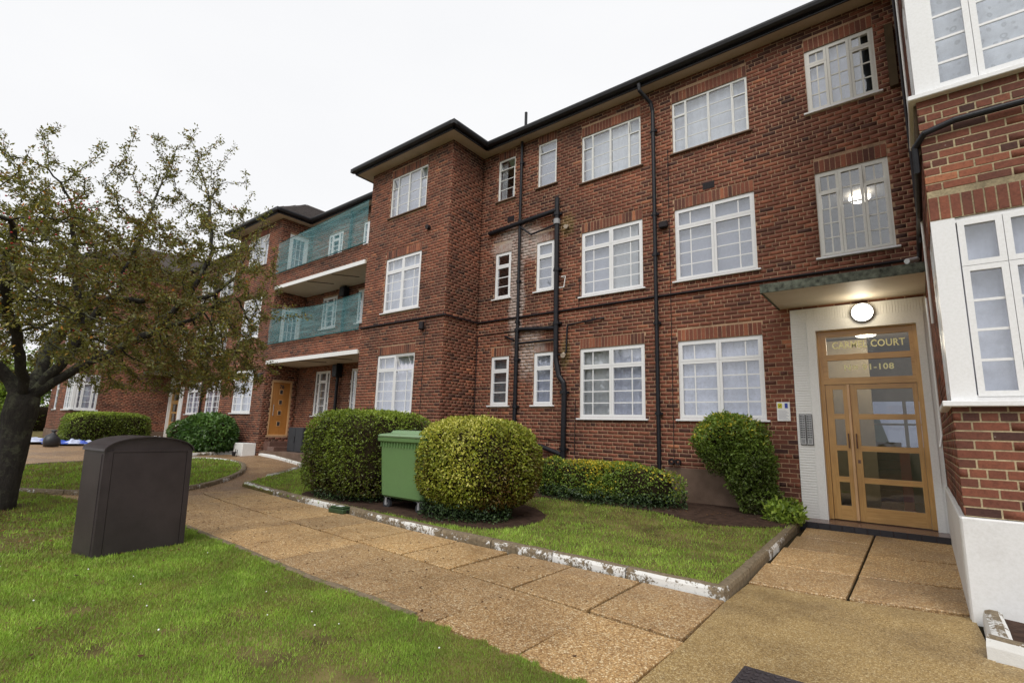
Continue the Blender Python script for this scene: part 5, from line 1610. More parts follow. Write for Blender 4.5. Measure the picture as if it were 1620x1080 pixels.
# long low hedge under the windows
h4 = empty('hedge', (-4.6, 8.7, 0.1), label='long low green hedge with dark ivy foot under the ground floor windows', cat='hedge')
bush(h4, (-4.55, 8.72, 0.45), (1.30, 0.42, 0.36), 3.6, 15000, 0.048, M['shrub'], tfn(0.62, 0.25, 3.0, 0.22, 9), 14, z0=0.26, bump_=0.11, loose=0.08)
ground_leaves(h4, (-6.1, -3.1), (8.0, 9.2), (0.0, 0.26), 7000, 0.05, 'ivy', seed=6)
bush(h4, (-5.72, 8.55, 0.50), (0.28, 0.30, 0.36), 2.6, 3000, 0.045, M['shrub'], tfn(0.6, 0.25, 3.0, 0.2, 10), 15, z0=0.2, name='foliage')

# tall shrub beside the entrance
h5 = empty('shrub', (-2.35, 9.0, 0.15), label='tall leafy shrub against the wall under the window nearest the entrance', cat='shrub')
bush(h5, (-2.54, 8.93, 1.34), (0.55, 0.36, 0.40), 2.0, 8200, 0.052, M['shrub'], tfn(0.50, 0.25, 3.0, 0.25, 11), 16, bump_=0.22, core=0.60, loose=0.13)
bush(h5, (-2.20, 8.98, 0.88), (0.36, 0.30, 0.55), 2.0, 6200, 0.052, M['shrub'], tfn(0.42, 0.25, 3.0, 0.22, 12), 17, z0=0.2, bump_=0.24, core=0.55, loose=0.15)
bush(h5, (-2.62, 8.98, 1.02), (0.34, 0.26, 0.28), 2.0, 2200, 0.05, M['shrub'], tfn(0.30, 0.25, 3.0, 0.2, 13), 27, z0=0.2, bump_=0.25, core=0.4, loose=0.2)
bush(h5, (-2.12, 8.98, 0.42), (0.30, 0.28, 0.28), 2.0, 2200, 0.05, M['shrub'], tfn(0.30, 0.25, 3.0, 0.2, 13), 28, z0=0.16, bump_=0.25, core=0.4, loose=0.2)
stems(h5, -2.3, 9.0, 0.1, 1.1, 14, 0.3, 0.012)
# little bright plant at the corner of the kerb
h6 = empty('plant', (-1.72, 8.75, 0.12), label='small lime green leafy plant at the end of the kerb by the doorstep', cat='plant')
ground_leaves(h6, (-1.98, -1.42), (8.35, 9.0), (0.0, 0.24), 750, 0.085, 'bright', 'foliage', 7)
ground_leaves(h6, (-1.85, -1.5), (8.5, 8.9), (0.14, 0.30), 260, 0.085, 'bright', 'foliage', 8)

# dark evergreen in front of the second block, far box hedge, far greenery
h7 = empty('shrub', (-19.2, 7.5, 0.3), label='dark glossy evergreen bush in front of the left projecting block', cat='shrub')
bush(h7, (-19.45, 7.50, 0.90), (1.62, 0.62, 0.68), 2.4, 12000, 0.12, M['dark_leaf'], tfn(0.5, 0.35, 2.0, 0.25, 14), 18, z0=0.3, bump_=0.06, core=0.8, droop=0.5)
h8 = empty('hedge', (-27.1, 6.5, 0.2), label='long clipped box hedge in front of the left wing wall', cat='hedge')
bush(h8, (-27.2, 6.5, 0.82), (0.95, 1.45, 0.74), 5.0, 16000, 0.075, M['hedge'], tfn(0.42, 0.35, 1.5, 0.18, 15), 19, z0=0.15, bump_=0.015)
h9 = empty('shrub', (-35.0, 6.6, 0.2), label='small round green bush by the far left wall', cat='shrub')
bush(h9, (-37.0, 7.6, 0.75), (1.0, 1.0, 0.75), 2.3, 4000, 0.10, M['shrub'], tfn(0.45, 0.3, 1.5, 0.2, 16), 20, z0=0.1)
h10 = empty('shrub', (-24.0, 7.9, 0.3), label='small leafy shrub beside the left entrance door', cat='shrub')
bush(h10, (-24.9, 8.6, 0.85), (0.5, 0.5, 0.5), 2.3, 2200, 0.09, M['dark_leaf'], tfn(0.6, 0.3, 1.5, 0.2, 17), 21, z0=0.3, core=0.7)

# ------------------------------------------------------------ the berry tree
tree = empty('berry_tree', (-10.3, 1.45, 0.0), label='old spreading tree with dark leaning trunk, olive leaves and red berries', cat='tree')
def build_tree():
    base = np.array([-10.38, 1.32, -0.05])
    T0 = np.array([-10.3, 1.44, 1.55])
    limbs = [   # hand-set main limbs (world points)
        [T0, (-10.25, 1.75, 2.10), (-10.2, 1.95, 2.75), (-10.1, 2.2, 3.25), (-10.1, 2.35, 3.9), (-10.0, 2.5, 4.7)],
        [T0, (-10.2, 1.80, 1.95), (-10.1, 2.25, 2.35), (-9.9, 2.75, 2.75), (-9.8, 3.3, 3.1), (-9.7, 3.9, 3.6)],
        [(-10.1, 2.2, 3.25), (-10.0, 2.9, 3.35), (-9.9, 3.5, 3.5), (-9.9, 4.1, 4.2)],
        [(-9.9, 2.75, 2.75), (-9.5, 3.1, 3.4), (-9.3, 3.3, 4.2), (-9.4, 3.2, 4.9)],
        [T0, (-10.4, 1.1, 2.0), (-10.5, 0.6, 2.6), (-10.6, 0.1, 3.3), (-10.7, -0.4, 4.0)],
        [T0, (-10.7, 1.6, 2.2), (-11.3, 1.9, 2.9), (-11.9, 2.3, 3.6)],
        [T0, (-9.9, 1.2, 2.3), (-9.3, 0.9, 3.0), (-8.8, 0.8, 3.7)],
        [(-10.2, 1.95, 2.75), (-10.4, 1.8, 3.4), (-10.5, 1.7, 4.1), (-10.4, 1.6, 4.6)],
    ]
    nodes = []; par = []
    def addn(p, q):
        nodes.append(np.array(p, float)); par.append(q); return len(nodes) - 1
    prev = -1
    for i in range(9):
        u = i / 8
        prev = addn(base * (1-u) + T0 * u + np.array([0.03*math.sin(u*5), 0.03*math.sin(u*4), 0]), prev)
    def nearest(p):
        A = np.array(nodes); return int(np.argmin(((A - np.array(p)) ** 2).sum(1)))
    for L in limbs:
        k = nearest(L[0])
        for a, b_ in zip(L, L[1:]):
            a = np.array(a, float); b_ = np.array(b_, float)
            m_ = max(1, int(np.linalg.norm(b_ - a) / 0.16))
            for i in range(1, m_ + 1):
                k = addn(a + (b_ - a) * i / m_ + rng.normal(size=3) * 0.018, k)
    # attraction points in a low dome
    cx, cy = -10.75, 1.30
    pts = []
    while len(pts) < 9000:
        p = rng.uniform([-4.1, -4.1, 0], [4.1, 4.1, 1], 3)
        r_ = math.hypot(p[0], p[1])
        if r_ > 4.0 - 0.75 * max(0, math.cos(math.atan2(p[1], p[0]) - 0.5)): continue
        top = 4.95 - 0.085 * r_ * r_ + 0.55 * math.sin(p[0] * 1.7 + 1) * math.cos(p[1] * 1.5) 
        bot = 2.45 + 0.45 * math.cos(r_ * 0.9) - 0.25 * max(0, r_ - 1.3)
        z = bot + (top - bot) * p[2]
        if z < 1.85: continue
        if top - z < 0.6 and rng.uniform() < 0.45: continue
        pts.append((cx + p[0], cy + p[1], z))
    # tall sprigs that stand up against the sky
    for (sx, sy, sz, n_, s_) in ((-10.2, 2.6, 5.45, 90, .36), (-10.1, 3.1, 5.75, 130, .38), (-10.1, 3.6, 5.35, 110, .34), (-10.3, 0.7, 4.95, 60, .35), (-10.3, 1.7, 4.95, 60, .35), (-10.3, 3.9, 4.7, 90, .35), (-10.2, 4.2, 4.5, 60, .35), (-10.3, 4.4, 3.5, 70, .4), (-10.3, 4.3, 2.6, 60, .4)):
        for _ in range(n_): pts.append((sx + rng.normal() * s_, sy + rng.normal() * s_, sz + rng.normal() * s_))
    A = np.array(pts)
    alive = np.ones(len(A), bool)
    step, kill = 0.12, 0.155
    nearD = np.full(len(A), 1e9); nearI = np.zeros(len(A), int)
    done = 0
    for it_ in range(75):
        NN = np.array(nodes)
        if done < len(NN):
            new = NN[done:]
            for s0 in range(0, len(new), 400):
                blk = new[s0:s0+400]
                d = ((A[:, None] - blk[None]) ** 2).sum(2)
                j = d.argmin(1); dm = d[np.arange(len(A)), j]
                up = dm < nearD
                nearD[up] = dm[up]; nearI[up] = j[up] + done + s0
            done = len(NN)
        alive &= nearD > kill ** 2
        act = alive & (nearD < 1.8 ** 2)
        if not act.any(): break
        idx = np.where(act)[0]
        dirs = {}
        for i in idx:
            k = nearI[i]; v = A[i] - NN[k]
            dirs.setdefault(k, []).append(v / np.linalg.norm(v))
        for k, vv in dirs.items():
            v = np.sum(vv, 0)
            nv = np.linalg.norm(v)
            if nv < 1e-3: continue
            v = v / nv + rng.normal(size=3) * 0.22
            v /= np.linalg.norm(v)
            addn(NN[k] + v * step, k)
    NN = np.array(nodes); n = len(NN)
    ch = [[] for _ in range(n)]
    for i, p in enumerate(par):
        if p >= 0: ch[p].append(i)
    rad = np.zeros(n)
    for i in range(n - 1, -1, -1):
        if not ch[i]: rad[i] = 0.0045
        else: rad[i] = (sum(rad[c] ** 2.35 for c in ch[i])) ** (1 / 2.35)
    k = 0.185 / rad[8]
    rad = np.where(rad > 0.02, 0.02 + (rad - 0.02) * (0.155 - 0.02) / (rad[8] - 0.02), rad)
    for i in range(9): rad[i] = 0.175 + 0.09 * max(0, (1 - i / 3)) ** 1.5 + (0.03 if i > 6 else 0)
    # tubes chain by chain, following the thickest child
    big = MB(); thin = MB()
    stack = [(0, None)]
    while stack:
        s0, pr = stack.pop()
        chain = ([pr] if pr is not None else []) + [s0]
        c = s0
        while ch[c]:
            kids = sorted(ch[c], key=lambda q: -rad[q])
            for q in kids[1:]: stack.append((q, c))
            c = kids[0]; chain.append(c)
        if len(chain) < 2: continue
        rr = [float(rad[q]) for q in chain]
        if pr is not None: rr[0] = min(rr[0], rr[1] * 1.15)
        rr[-1] = rr[-1] * 0.5
        P = [tuple(NN[q]) for q in chain]
        m_ = max(rr)
        if m_ > 0.05: big.tube(P, rr, 14, t=0.35 if s0 < 9 else 0.8)
        elif m_ > 0.015: big.tube(P, rr, 6, t=1.0)
        else: thin.tube(P, rr, 3, cap=False, t=0.8)
    big.obj('trunk', M['bark'], tree, smooth=True)
    thin.obj('twigs', M['bark'], tree)
    # leaves on thin wood
    tips = np.where(rad < 0.012)[0]
    pa = np.array(par)
    d = unit(NN[tips] - NN[pa[tips]])
    isleafy = shape_noise(NN[tips], 1.1, 77)
    Pl = []; Nl = []; Tl = []; Sl = []
    per = 24
    for rep in range(per):
        keep = rng.uniform(size=len(tips)) < np.clip(0.80 + 0.40 * isleafy - 0.14 * np.maximum(0, NN[tips][:, 2] - 4.3), 0.10, 1)
        q = NN[tips][keep]; dd = d[keep]
        u = rng.uniform(0, 1, len(q))[:, None]
        off = unit(rng.normal(size=(len(q), 3)))
        Pl.append(q - dd * u * 0.13 + off * rng.uniform(0, 0.07, (len(q), 1)))
        Nl.append(unit(off + dd * 0.7 + np.array([0, 0, -0.25])))
        Tl.append(np.clip(rng.normal(0.52, 0.20, len(q)) + 0.18 * shape_noise(q, 0.9, 5) , 0, 1))
        Sl.append(rng.uniform(0.030, 0.064, len(q)))
    P = np.concatenate(Pl); Nn = np.concatenate(Nl); T_ = np.concatenate(Tl); S_ = np.concatenate(Sl)
    D = unit(Nn + rng.normal(size=P.shape) * 0.45); W = unit(np.cross(D, rng.normal(size=P.shape)))
    V, F = leaf_np(P, D, W, S_, 0.12, 0.52)
    link('crown', np_mesh('crown', V, F, np.concatenate([T_, T_])), M['crown'], tree)
    # berries in clusters
    bm_ = MB()
    cand = tips[rng.permutation(len(tips))[:150]]
    zz = NN[cand]
    for q in zz:
        for _ in range(rng.integers(2, 6)):
            c = q + rng.normal(size=3) * 0.035
            r0 = rng.uniform(0.008, 0.013)
            bm_.lathe([(0.0, -r0), (r0 * .8, -r0 * .6), (r0, 0), (r0 * .8, r0 * .6), (0, r0)], tuple(c), 5)
    # heavier bunches
    for (bx_, by_, bz_) in ((-8.8, 0.5, 3.9), (-8.6, 0.9, 3.7), (-9.2, 1.4, 4.3), (-8.9, 1.1, 3.2), (-9.5, 2.0, 3.5)):
        for _ in range(26):
            c = np.array((bx_, by_, bz_)) + rng.normal(size=3) * (0.12, 0.12, 0.07)
            bm_.lathe([(0.0, -.013), (.011, -.007), (.013, 0), (.011, .007), (0, .013)], tuple(c), 5)
    bm_.obj('berries', M['berry'], tree, kind='stuff')

build_tree()

# background trees beyond the left end of the courtyard
def far_tree(x, y, h, r, lab, seed, mat='shrub', leaf=0.28, n=5200):
    t = empty('background_tree', (x, y, 0), label=lab, cat='tree', group='trees beyond the left end of the courtyard')
    rr = np.random.default_rng(seed)
    mb = MB(); mb.tube([(x, y, -0.1), (x + .1, y, h * .35), (x - .05, y + .1, h * .7)], [0.16, 0.12, 0.04], 8)
    for k in range(7):
        a = rr.uniform(0, 6.28); z = h * rr.uniform(.35, .7)
        mb.tube([(x, y, z), (x + r * .6 * math.cos(a), y + r * .6 * math.sin(a), z + h * .18)], [0.05, 0.015], 5)
    mb.obj('trunk', M['bark'], t)
    P = []
    for k in range(16):
        a = rr.uniform(0, 6.28); q = rr.uniform(0, .75) * r
        c = np.array([x + q * math.cos(a), y + q * math.sin(a), h * rr.uniform(.4, .88)])
        m_ = n // 16
        P.append(c + unit(rr.normal(size=(m_, 3))) * (rr.uniform(.3, 1, (m_, 1)) ** .5) * r * 0.45)
    P = np.concatenate(P)
    T_ = np.clip(0.45 + 0.2 * rr.normal(size=len(P)), 0, 1)
    leaves('crown', P, unit(P - np.array([x, y, h * .55])), leaf * rr.uniform(.6, 1.2, len(P)), T_, M[mat], t)
far_tree(-44, 4.5, 4.6, 2.4, 'lime green tree seen low behind the leaning trunk', 1, 'bright')
far_tree(-50, 9.5, 6.0, 3.2, 'broad mid green tree at the end of the courtyard', 2)
far_tree(-52, 1.5, 6.5, 3.4, 'dark green tree at the extreme left edge', 3, 'hedge')
hb_ = empty('hedge', (-43, 6, 0), label='long dark hedge closing the far left end of the courtyard', cat='hedge')
bush(hb_, (-46, 4.5, 1.1), (0.9, 7.0, 1.0), 5, 9000, 0.2, M['hedge'], tfn(0.35, 0.3, 1, 0.2, 3), 44, z0=0.0)

# ------------------------------------------------------------ grass
def scatter_grass(name, poly, n, hmin, hmax, zfn, wt_fn=None, seed=1, width=0.0045, mask=None):
    r = np.random.default_rng(seed)
    px = np.array([p[0] for p in poly]); py = np.array([p[1] for p in poly])
    X = r.uniform(max(-17, px.min()) if py.min() < 0 else px.min(), px.max(), n * 3); Y = r.uniform(max(0.25, py.min()), py.max(), n * 3)
    ok = in_poly(X + 0.02 * np.sin(Y * 23), Y + 0.03 * np.sin(X * 17) + 0.02 * np.sin(X * 41), px, py)
    X, Y = X[ok], Y[ok]
    P3 = np.stack([X, Y, np.zeros_like(X)], 1)
    sx, sy, sf = project(P3)
    vis = (sx > -60) & (sx < 1680) & (sy > 0) & (sy < 1130) & (((P3 - np.array(CAM)) @ np.array(_f)) > 0.2)
    d = np.linalg.norm(P3 - np.array(CAM), axis=1)
    w = np.clip((3.4 / d) ** 1.5, 0.0, 1.0)
    ok = vis & (r.uniform(size=len(X)) < w)
    if mask is not None: ok &= mask(X, Y, r)
    X, Y, d = X[ok], Y[ok], d[ok]
    if len(X) > n: X, Y, d = X[:n], Y[:n], d[:n]
    Z = zfn(X, Y)
    k = len(X)
    P = np.stack([X, Y, Z - 0.004], 1)
    patch = shape_noise(P, 1.1, 21) * 0.55 + shape_noise(P, 4.2, 22) * 0.40
    hh = r.uniform(hmin, hmax, k) * (1 + 0.35 * np.clip(patch, -1, 1)) * np.clip(d / 6, 0.8, 1.5)
    a = r.uniform(0, 2 * np.pi, k); lean = r.uniform(0.15, 0.85, k)
    T_ = np.stack([np.cos(a) * lean, np.sin(a) * lean, np.ones(k)], 1); T_ = unit(T_)
    b_ = r.uniform(0, 2 * np.pi, k); Wd = np.stack([np.cos(b_), np.sin(b_), np.zeros(k)], 1)
    ww = width * np.clip(d / 3.2, 1.0, 5.0) * r.uniform(0.7, 1.3, k)
    V = np.empty((k, 3, 3))
    V[:, 0] = P - Wd * ww[:, None] / 2; V[:, 1] = P + Wd * ww[:, None] / 2; V[:, 2] = P + T_ * hh[:, None]
    F = np.arange(k * 3).reshape(k, 3)
    tn = np.clip(0.57 + 0.50 * patch + r.normal(size=k) * 0.20, 0, 1)
    tn = np.where(r.uniform(size=k) < 0.05, 0.0, tn)
    link(name, np_mesh(name, V.reshape(-1, 3), F, tn), M['grass'], None, kind='stuff', label='short mown green grass with brown patches', cat='grass')
    print(name, k)

def fmask(X, Y, r):
    # thin worn soil under the tree and near the cabinet
    dtree = np.hypot(X + 10.0, Y - 1.2)
    bare = np.exp(-(dtree / 2.3) ** 2) * 0.7 + np.exp(-(((X + 2.7) / 1.2) ** 2 + ((Y - 1.75) / 0.35) ** 2)) * 0.8 + np.exp(-(((X + 7.6) / 1.3) ** 2 + ((Y - 1.1) / 0.7) ** 2)) * 0.7 + np.exp(-(((X + 4.2) / 0.8) ** 2 + ((Y - 1.1) / 0.25) ** 2)) * 0.5
    nz = shape_noise(np.stack([X, Y, X * 0], 1), 5.0, 55)
    bare = np.clip(bare + 0.85 * np.clip(nz - 0.15, 0, 1) , 0, 0.93)
    return r.uniform(size=len(X)) > bare
scatter_grass('grass', [(p[0], p[1] + 0.015) for p in front_lawn_poly], 620000, 0.016, 0.042, lambda X, Y: gz_np(X, Y) + 0.004, seed=2, mask=fmask)
bz_v = np.vectorize(bed_z)
def bmask(X, Y, r):
    px = np.array([p[0] for p in soil_poly]); py = np.array([p[1] for p in soil_poly])
    s2x = np.array([p.x for p in soil2_poly]); s2y = np.array([p.y for p in soil2_poly])
    bare = np.exp(-(((X + 3.2) / 1.1) ** 2 + ((Y - 6.7) / 0.40) ** 2)) * 0.5 + 0.3 * np.clip(shape_noise(np.stack([X, Y, X * 0], 1), 4.0, 56), 0, 1)
    return ~in_poly(X, Y, px, py) & (~in_poly(X, Y, s2x, s2y)) & (r.uniform(size=len(X)) > bare)
scatter_grass('grass', bed_poly, 170000, 0.018, 0.042, lambda X, Y: bz_v(X, Y), seed=3, mask=bmask)
scatter_grass('grass', isl_poly, 60000, 0.025, 0.05, lambda X, Y: gz_np(X, Y) + 0.035, seed=4, width=0.006)
scatter_grass('grass', back_bed_poly, 20000, 0.03, 0.06, lambda X, Y: gz_np(X, Y) + 0.03, seed=5, width=0.006)

# fallen leaves, clover heads and grit
def litter(name, pts_fn, n, size, zoff, seed, tint=(0.4, 0.3), mat='litter', lab='small fallen leaves and grit', flatn=0.25):
    r = np.random.default_rng(seed)
    X, Y = pts_fn(r, n)
    Z = gz_np(X, Y) + zoff
    P = np.stack([X, Y, Z], 1)
    k = len(P)
    a = r.uniform(0, 6.28, k)
    D = unit(np.stack([np.cos(a), np.sin(a), r.uniform(-0.02, flatn, k)], 1)); W = unit(np.cross(D, np.array([0, 0, 1.0]) + r.normal(size=(k, 3)) * 0.15))
    V, F = leaf_np(P, D, W, size * r.uniform(.4, 1.3, k), 0.12, 0.6)
    t = np.clip(r.normal(tint[0], tint[1], k), 0, 0.9)
    link(name, np_mesh(name, V, F, np.concatenate([t, t])), M[mat], None, kind='stuff', label=lab, cat='leaf litter')
def on_path(r, n):
    X = -r.uniform(1.0, 11.5, n * 2); Y = r.uniform(2.75, 4.75, n * 2)
    w = np.clip((-X - 1) / 9, 0.08, 1) ** 1.3
    ok = r.uniform(size=len(X)) < w
    return X[ok][:n], Y[ok][:n]
litter('fallen_leaves', on_path, 750, 0.030, 0.004, 61, (0.35, 0.25))
def under_tree(r, n):
    a = r.uniform(0, 6.28, n); q = np.abs(r.normal(size=n)) * 2.3
    return -9.4 + q * np.cos(a), np.minimum(1.2 + q * np.sin(a) * 0.55, 2.4)
litter('fallen_leaves', under_tree, 900, 0.045, 0.03, 62, (0.55, 0.3), lab='scattered fallen leaves on the lawn under the tree')
def on_soil(r, n):
    X = r.uniform(-4.0, -1.6, n); Y = r.uniform(8.2, 9.3, n); return X, Y
litter('fallen_leaves', on_soil, 260, 0.035, 0.17, 63, (0.6, 0.35), lab='dead leaves and chips on the bed by the wall')
wh = MB()
for i in range(16):
    x = random.uniform(-6.5, -2.0); y = random.uniform(0.9, 2.4)
    s = random.uniform(0.004, 0.008)
    wh.lathe([(0, -s), (s, 0), (0, s)], (x, y, 0.035), 5)
wh.obj('clover_flowers', M['white'], None, kind='stuff', label='tiny white clover heads dotted in the front lawn', cat='flowers')

# ------------------------------------------------------------ dark storage cabinet on the lawn
cab = empty('storage_cabinet', (-6.55, 1.95, 0.0), label='dark brown barrel-topped metal cabinet standing askew on the front lawn', cat='cabinet')
def cab_build():
    F0 = Vector((-6.32, 1.56, 0)); F1 = Vector((-6.44, 2.39, 0))
    ax = (F1 - F0); Wd = ax.length; ax.normalize()
    inn = Vector((-ax.y, ax.x, 0))
    if inn.x > 0: inn = -inn
    Dp = 0.46; He = 1.02; Ar = 0.135
    lean = Vector((-0.01, -0.03, 0))
    def P(a, d, z): return F0 + ax * a + inn * d + Vector((0, 0, z)) + lean * max(0, z)
    n = 20
    # body
    mb = MB()
    prof = [(0.0, -0.03), (Wd, -0.03), (Wd, He)] + [(Wd / 2 + Wd / 2 * math.cos(math.pi * i / n), He + Ar * math.sin(math.pi * i / n)) for i in range(1, n)] + [(0.0, He)]
    vs = [P(a, 0.012, z) for a, z in prof] + [P(a, Dp - 0.012, z) for a, z in prof]; k = len(prof)
    fs = [tuple(range(k)), tuple(range(k, 2*k))] + [(i, (i+1) % k, k + (i+1) % k, k + i) for i in range(k)]
    mb.add(vs, fs)
    mt = flat('brown_powder_coat', (0.040, 0.031, 0.033), 0.42, 0.45, var=0.25, scale=3.5, bmp=0.12, bscale=120)
    mb.obj('body', mt, cab)
    # curved lid overhanging front and back
    ld = MB(); pr = []
    for rr, zz in ((0.012, 0.012), (0.0, 0.0)):
        pr.append([(Wd / 2 + (Wd / 2 + rr) * math.cos(math.pi * i / n), He + (Ar + zz) * math.sin(math.pi * i / n)) for i in range(n + 1)])
    vs = []
    for d_ in (-0.015, Dp + 0.015):
        for lst in pr: vs += [P(a, d_, z) for a, z in lst]
    m_ = n + 1
    fs = []
    for i in range(n):
        fs += [(i, i+1, 2*m_+i+1, 2*m_+i), (i, i+1, m_+i+1, m_+i), (2*m_+i, 2*m_+i+1, 3*m_+i+1, 3*m_+i)]
    ld.add(vs, fs); ld.obj('lid', mt, cab, smooth=False)
    # front frame + recessed door panel line
    fr = MB()
    def fb(a0, a1, z0, z1, d0, d1):
        c = [P(a, d, z) for d in (d0, d1) for a, z in ((a0, z0), (a1, z0), (a1, z1), (a0, z1))]
        fr.add(c, [(0,1,2,3), (4,5,6,7), (0,1,5,4), (1,2,6,5), (2,3,7,6), (3,0,4,7)])
    fb(0.0, 0.075, 0.0, He, 0.0, 0.0118); fb(Wd - 0.055, Wd, 0.0, He, 0.0, 0.0118); fb(0.0755, Wd - 0.0555, He - 0.012, He + .01, 0.0, 0.0118)
    fr.obj('front_frame', mt, cab)
    dr = MB(); n0 = fr; fr2 = MB()
    c = [P(a, d, z) for d in (0.004, 0.0115) for a, z in ((0.08, 0.02), (Wd - 0.06, 0.02), (Wd - 0.06, He - .018), (0.08, He - .018))]
    fr2.add(c, [(0,1,2,3), (4,5,6,7), (0,1,5,4), (1,2,6,5), (2,3,7,6), (3,0,4,7)])
    fr2.obj('door_panel', mt, cab)
    sd = MB()
    c = [P(a, d, z) for a in (-0.006, -0.0005) for d, z in ((0.04, 0.04), (Dp - .04, .04), (Dp - .04, He - .03), (0.04, He - .03))]
    sd.add(c, [(0,1,2,3), (4,5,6,7), (0,1,5,4), (1,2,6,5), (2,3,7,6), (3,0,4,7)])
    sd.obj('side_panel', mt, cab)
    bd = MB()
    for i in range(9):
        a = random.uniform(0.5, 0.85) * Wd; d_ = random.uniform(0.02, 0.12)
        i_ = math.acos((a - Wd / 2) / (Wd / 2)); z = He + (Ar + .013) * math.sin(i_)
        q = P(a, d_, z); s = random.uniform(.004, .012)
        bd.lathe([(0, 0), (s, 0.0005), (s * .5, .002), (0, .003)], tuple(q), 7)
    bd.obj('droppings', M['white'], cab)
cab_build()

# ------------------------------------------------------------ green wheelie bin
binr = empty('wheelie_bin', (-6.6, 5.75, 0.05), label='large green four-wheeled refuse bin wedged between two hedges', cat='bin')
def bin_build():
    gm = paint_mat('green_bin_plastic', (0.125, 0.235, 0.085), 0.25, (0.10, 0.13, 0.07), 0.42, 4)
    gl_ = paint_mat('green_lid_plastic', (0.20, 0.32, 0.17), 0.4, (0.22, 0.26, 0.2), 0.4, 4)
    cx, cy = -6.60, 5.90
    def ringpts(hx, hy, z, r=0.06, n=5):
        out = []
        for (sx, sy, a0) in ((1, 1, 0), (-1, 1, 90), (-1, -1, 180), (1, -1, 270)):
            for i in range(n + 1):
                a = math.radians(a0 + 90 * i / n)
                out.append((cx + sx * (hx - r) + r * math.cos(a), cy + sy * (hy - r) + r * math.sin(a), z))
        return out
    def loft(rings, name, mat, capb=True, capt=True):
        mb = MB(); k = len(rings[0]); vs = [p for r in rings for p in r]; fs = []
        for j in range(len(rings) - 1):
            for i in range(k): fs.append((j*k+i, j*k+(i+1) % k, (j+1)*k+(i+1) % k, (j+1)*k+i))
        if capb: fs.append(tuple(range(k))[::-1])
        if capt: fs.append(tuple((len(rings)-1)*k + i for i in range(k)))
        mb.add(vs, fs); return mb.obj(name, mat, binr)
    loft([ringpts(.48, .38, .22, .09), ringpts(.51, .41, .25, .09), ringpts(.525, .42, .60), ringpts(.55, .44, 1.05), ringpts(.56, .45, 1.13)], 'body', gm)
    loft([ringpts(.575, .465, 1.10, .07), ringpts(.60, .49, 1.115, .07), ringpts(.605, .495, 1.165, .07), ringpts(.58, .47, 1.175, .07)], 'rim', gm)
    loft([ringpts(.60, .49, 1.178, .08), ringpts(.61, .50, 1.20, .08), ringpts(.58, .47, 1.225, .08), ringpts(.50, .36, 1.245, .08)], 'lid', gl_)
    loft([ringpts(.48, .33, 1.24, .06), ringpts(.45, .30, 1.285, .06), ringpts(.40, .26, 1.295, .06)], 'lid_dome', gl_)
    rb = MB()
    for k in range(15):
        x = cx - .50 + k * .071
        rb.box(x, x + .012, cy - .468, cy - .44, 1.02, 1.10)
    for k in range(10):
        y = cy - .38 + k * .08
        rb.box(cx - .575, cx - .55, y, y + .012, 1.02, 1.10); rb.box(cx + .55, cx + .575, y, y + .012, 1.02, 1.10)
    rb.obj('rim_ribs', gm, binr)
    for sx in (-1, 1):
        for sy in (-1, 1):
            x = cx + sx * .40; y = cy + sy * .32
            w = MB(); w.tube([(x, y + .025 - .05, .105), (x, y + .025, .105)], 0.085, 16); wo = w.obj('wheel', M['meter'], binr)
            h = MB(); h.tube([(x, y - .03, .105), (x, y + .03, .105)], 0.03, 10); h.obj('hub', M['grey_collar'], wo)
            f = MB(); f.box(x - .02, x + .02, y - .045, y - .035, .09, .22); f.box(x - .02, x + .02, y + .035, y + .045, .09, .22); f.box(x - .04, x + .04, y - .045, y + .045, .205, .225); f.obj('castor_fork', M['grey_collar'], wo)
bin_build()

# bait box on the kerb
bt = empty('bait_box', (-7.35, 4.88, 0.0), label='small flat dark green plastic box lying on the path against the kerb', cat='box')
gm2 = flat('dark_green_plastic', (0.030, 0.060, 0.022), 0.5, 0.4, var=0.25, scale=8)
Mr = Matrix.Translation((-7.25, 4.86, 0)) @ Matrix.Rotation(0.12, 4, 'Z')
b = MB(); b.bev(-.17, .17, -.09, .09, 0.0, .07, b=.012, M=Mr); b.obj('box_base', gm2, bt)
b = MB(); b.bev(-.15, .15, -.08, .08, .072, .10, b=.012, M=Mr); b.obj('box_lid', gm2, bt)
b = MB(); b.box(-.06, .06, -.04, .04, .1005, .103, M=Mr); b.obj('sticker', M['white'], bt)
b = MB(); b.tube([Mr @ Vector((.168, 0, .035)), Mr @ Vector((.175, 0, .035))], .022, 10); b.obj('entry_hole', M['black'], bt)

# grey meter cabinet beside the recess
mc = empty('meter_cabinet', (-15.7, 8.8, 0.3), label='dark grey two-door meter cabinet standing in the porch recess', cat='cabinet')
b = MB(); b.bev(-16.25, -15.35, 8.72, 9.15, 0.36, 1.24, b=.01); b.obj('body', M['meter'], mc)
b = MB(); b.bev(-16.235, -15.81, 8.705, 8.718, 0.48, 1.22, b=.004); b.obj('door', M['meter'], mc)
b = MB(); b.bev(-15.79, -15.365, 8.705, 8.718, 0.48, 1.22, b=.004); b.obj('door', M['meter'], mc)
b = MB(); b.box(-15.83, -15.815, 8.69, 8.705, 0.75, .95); b.obj('handle', M['black'], mc)
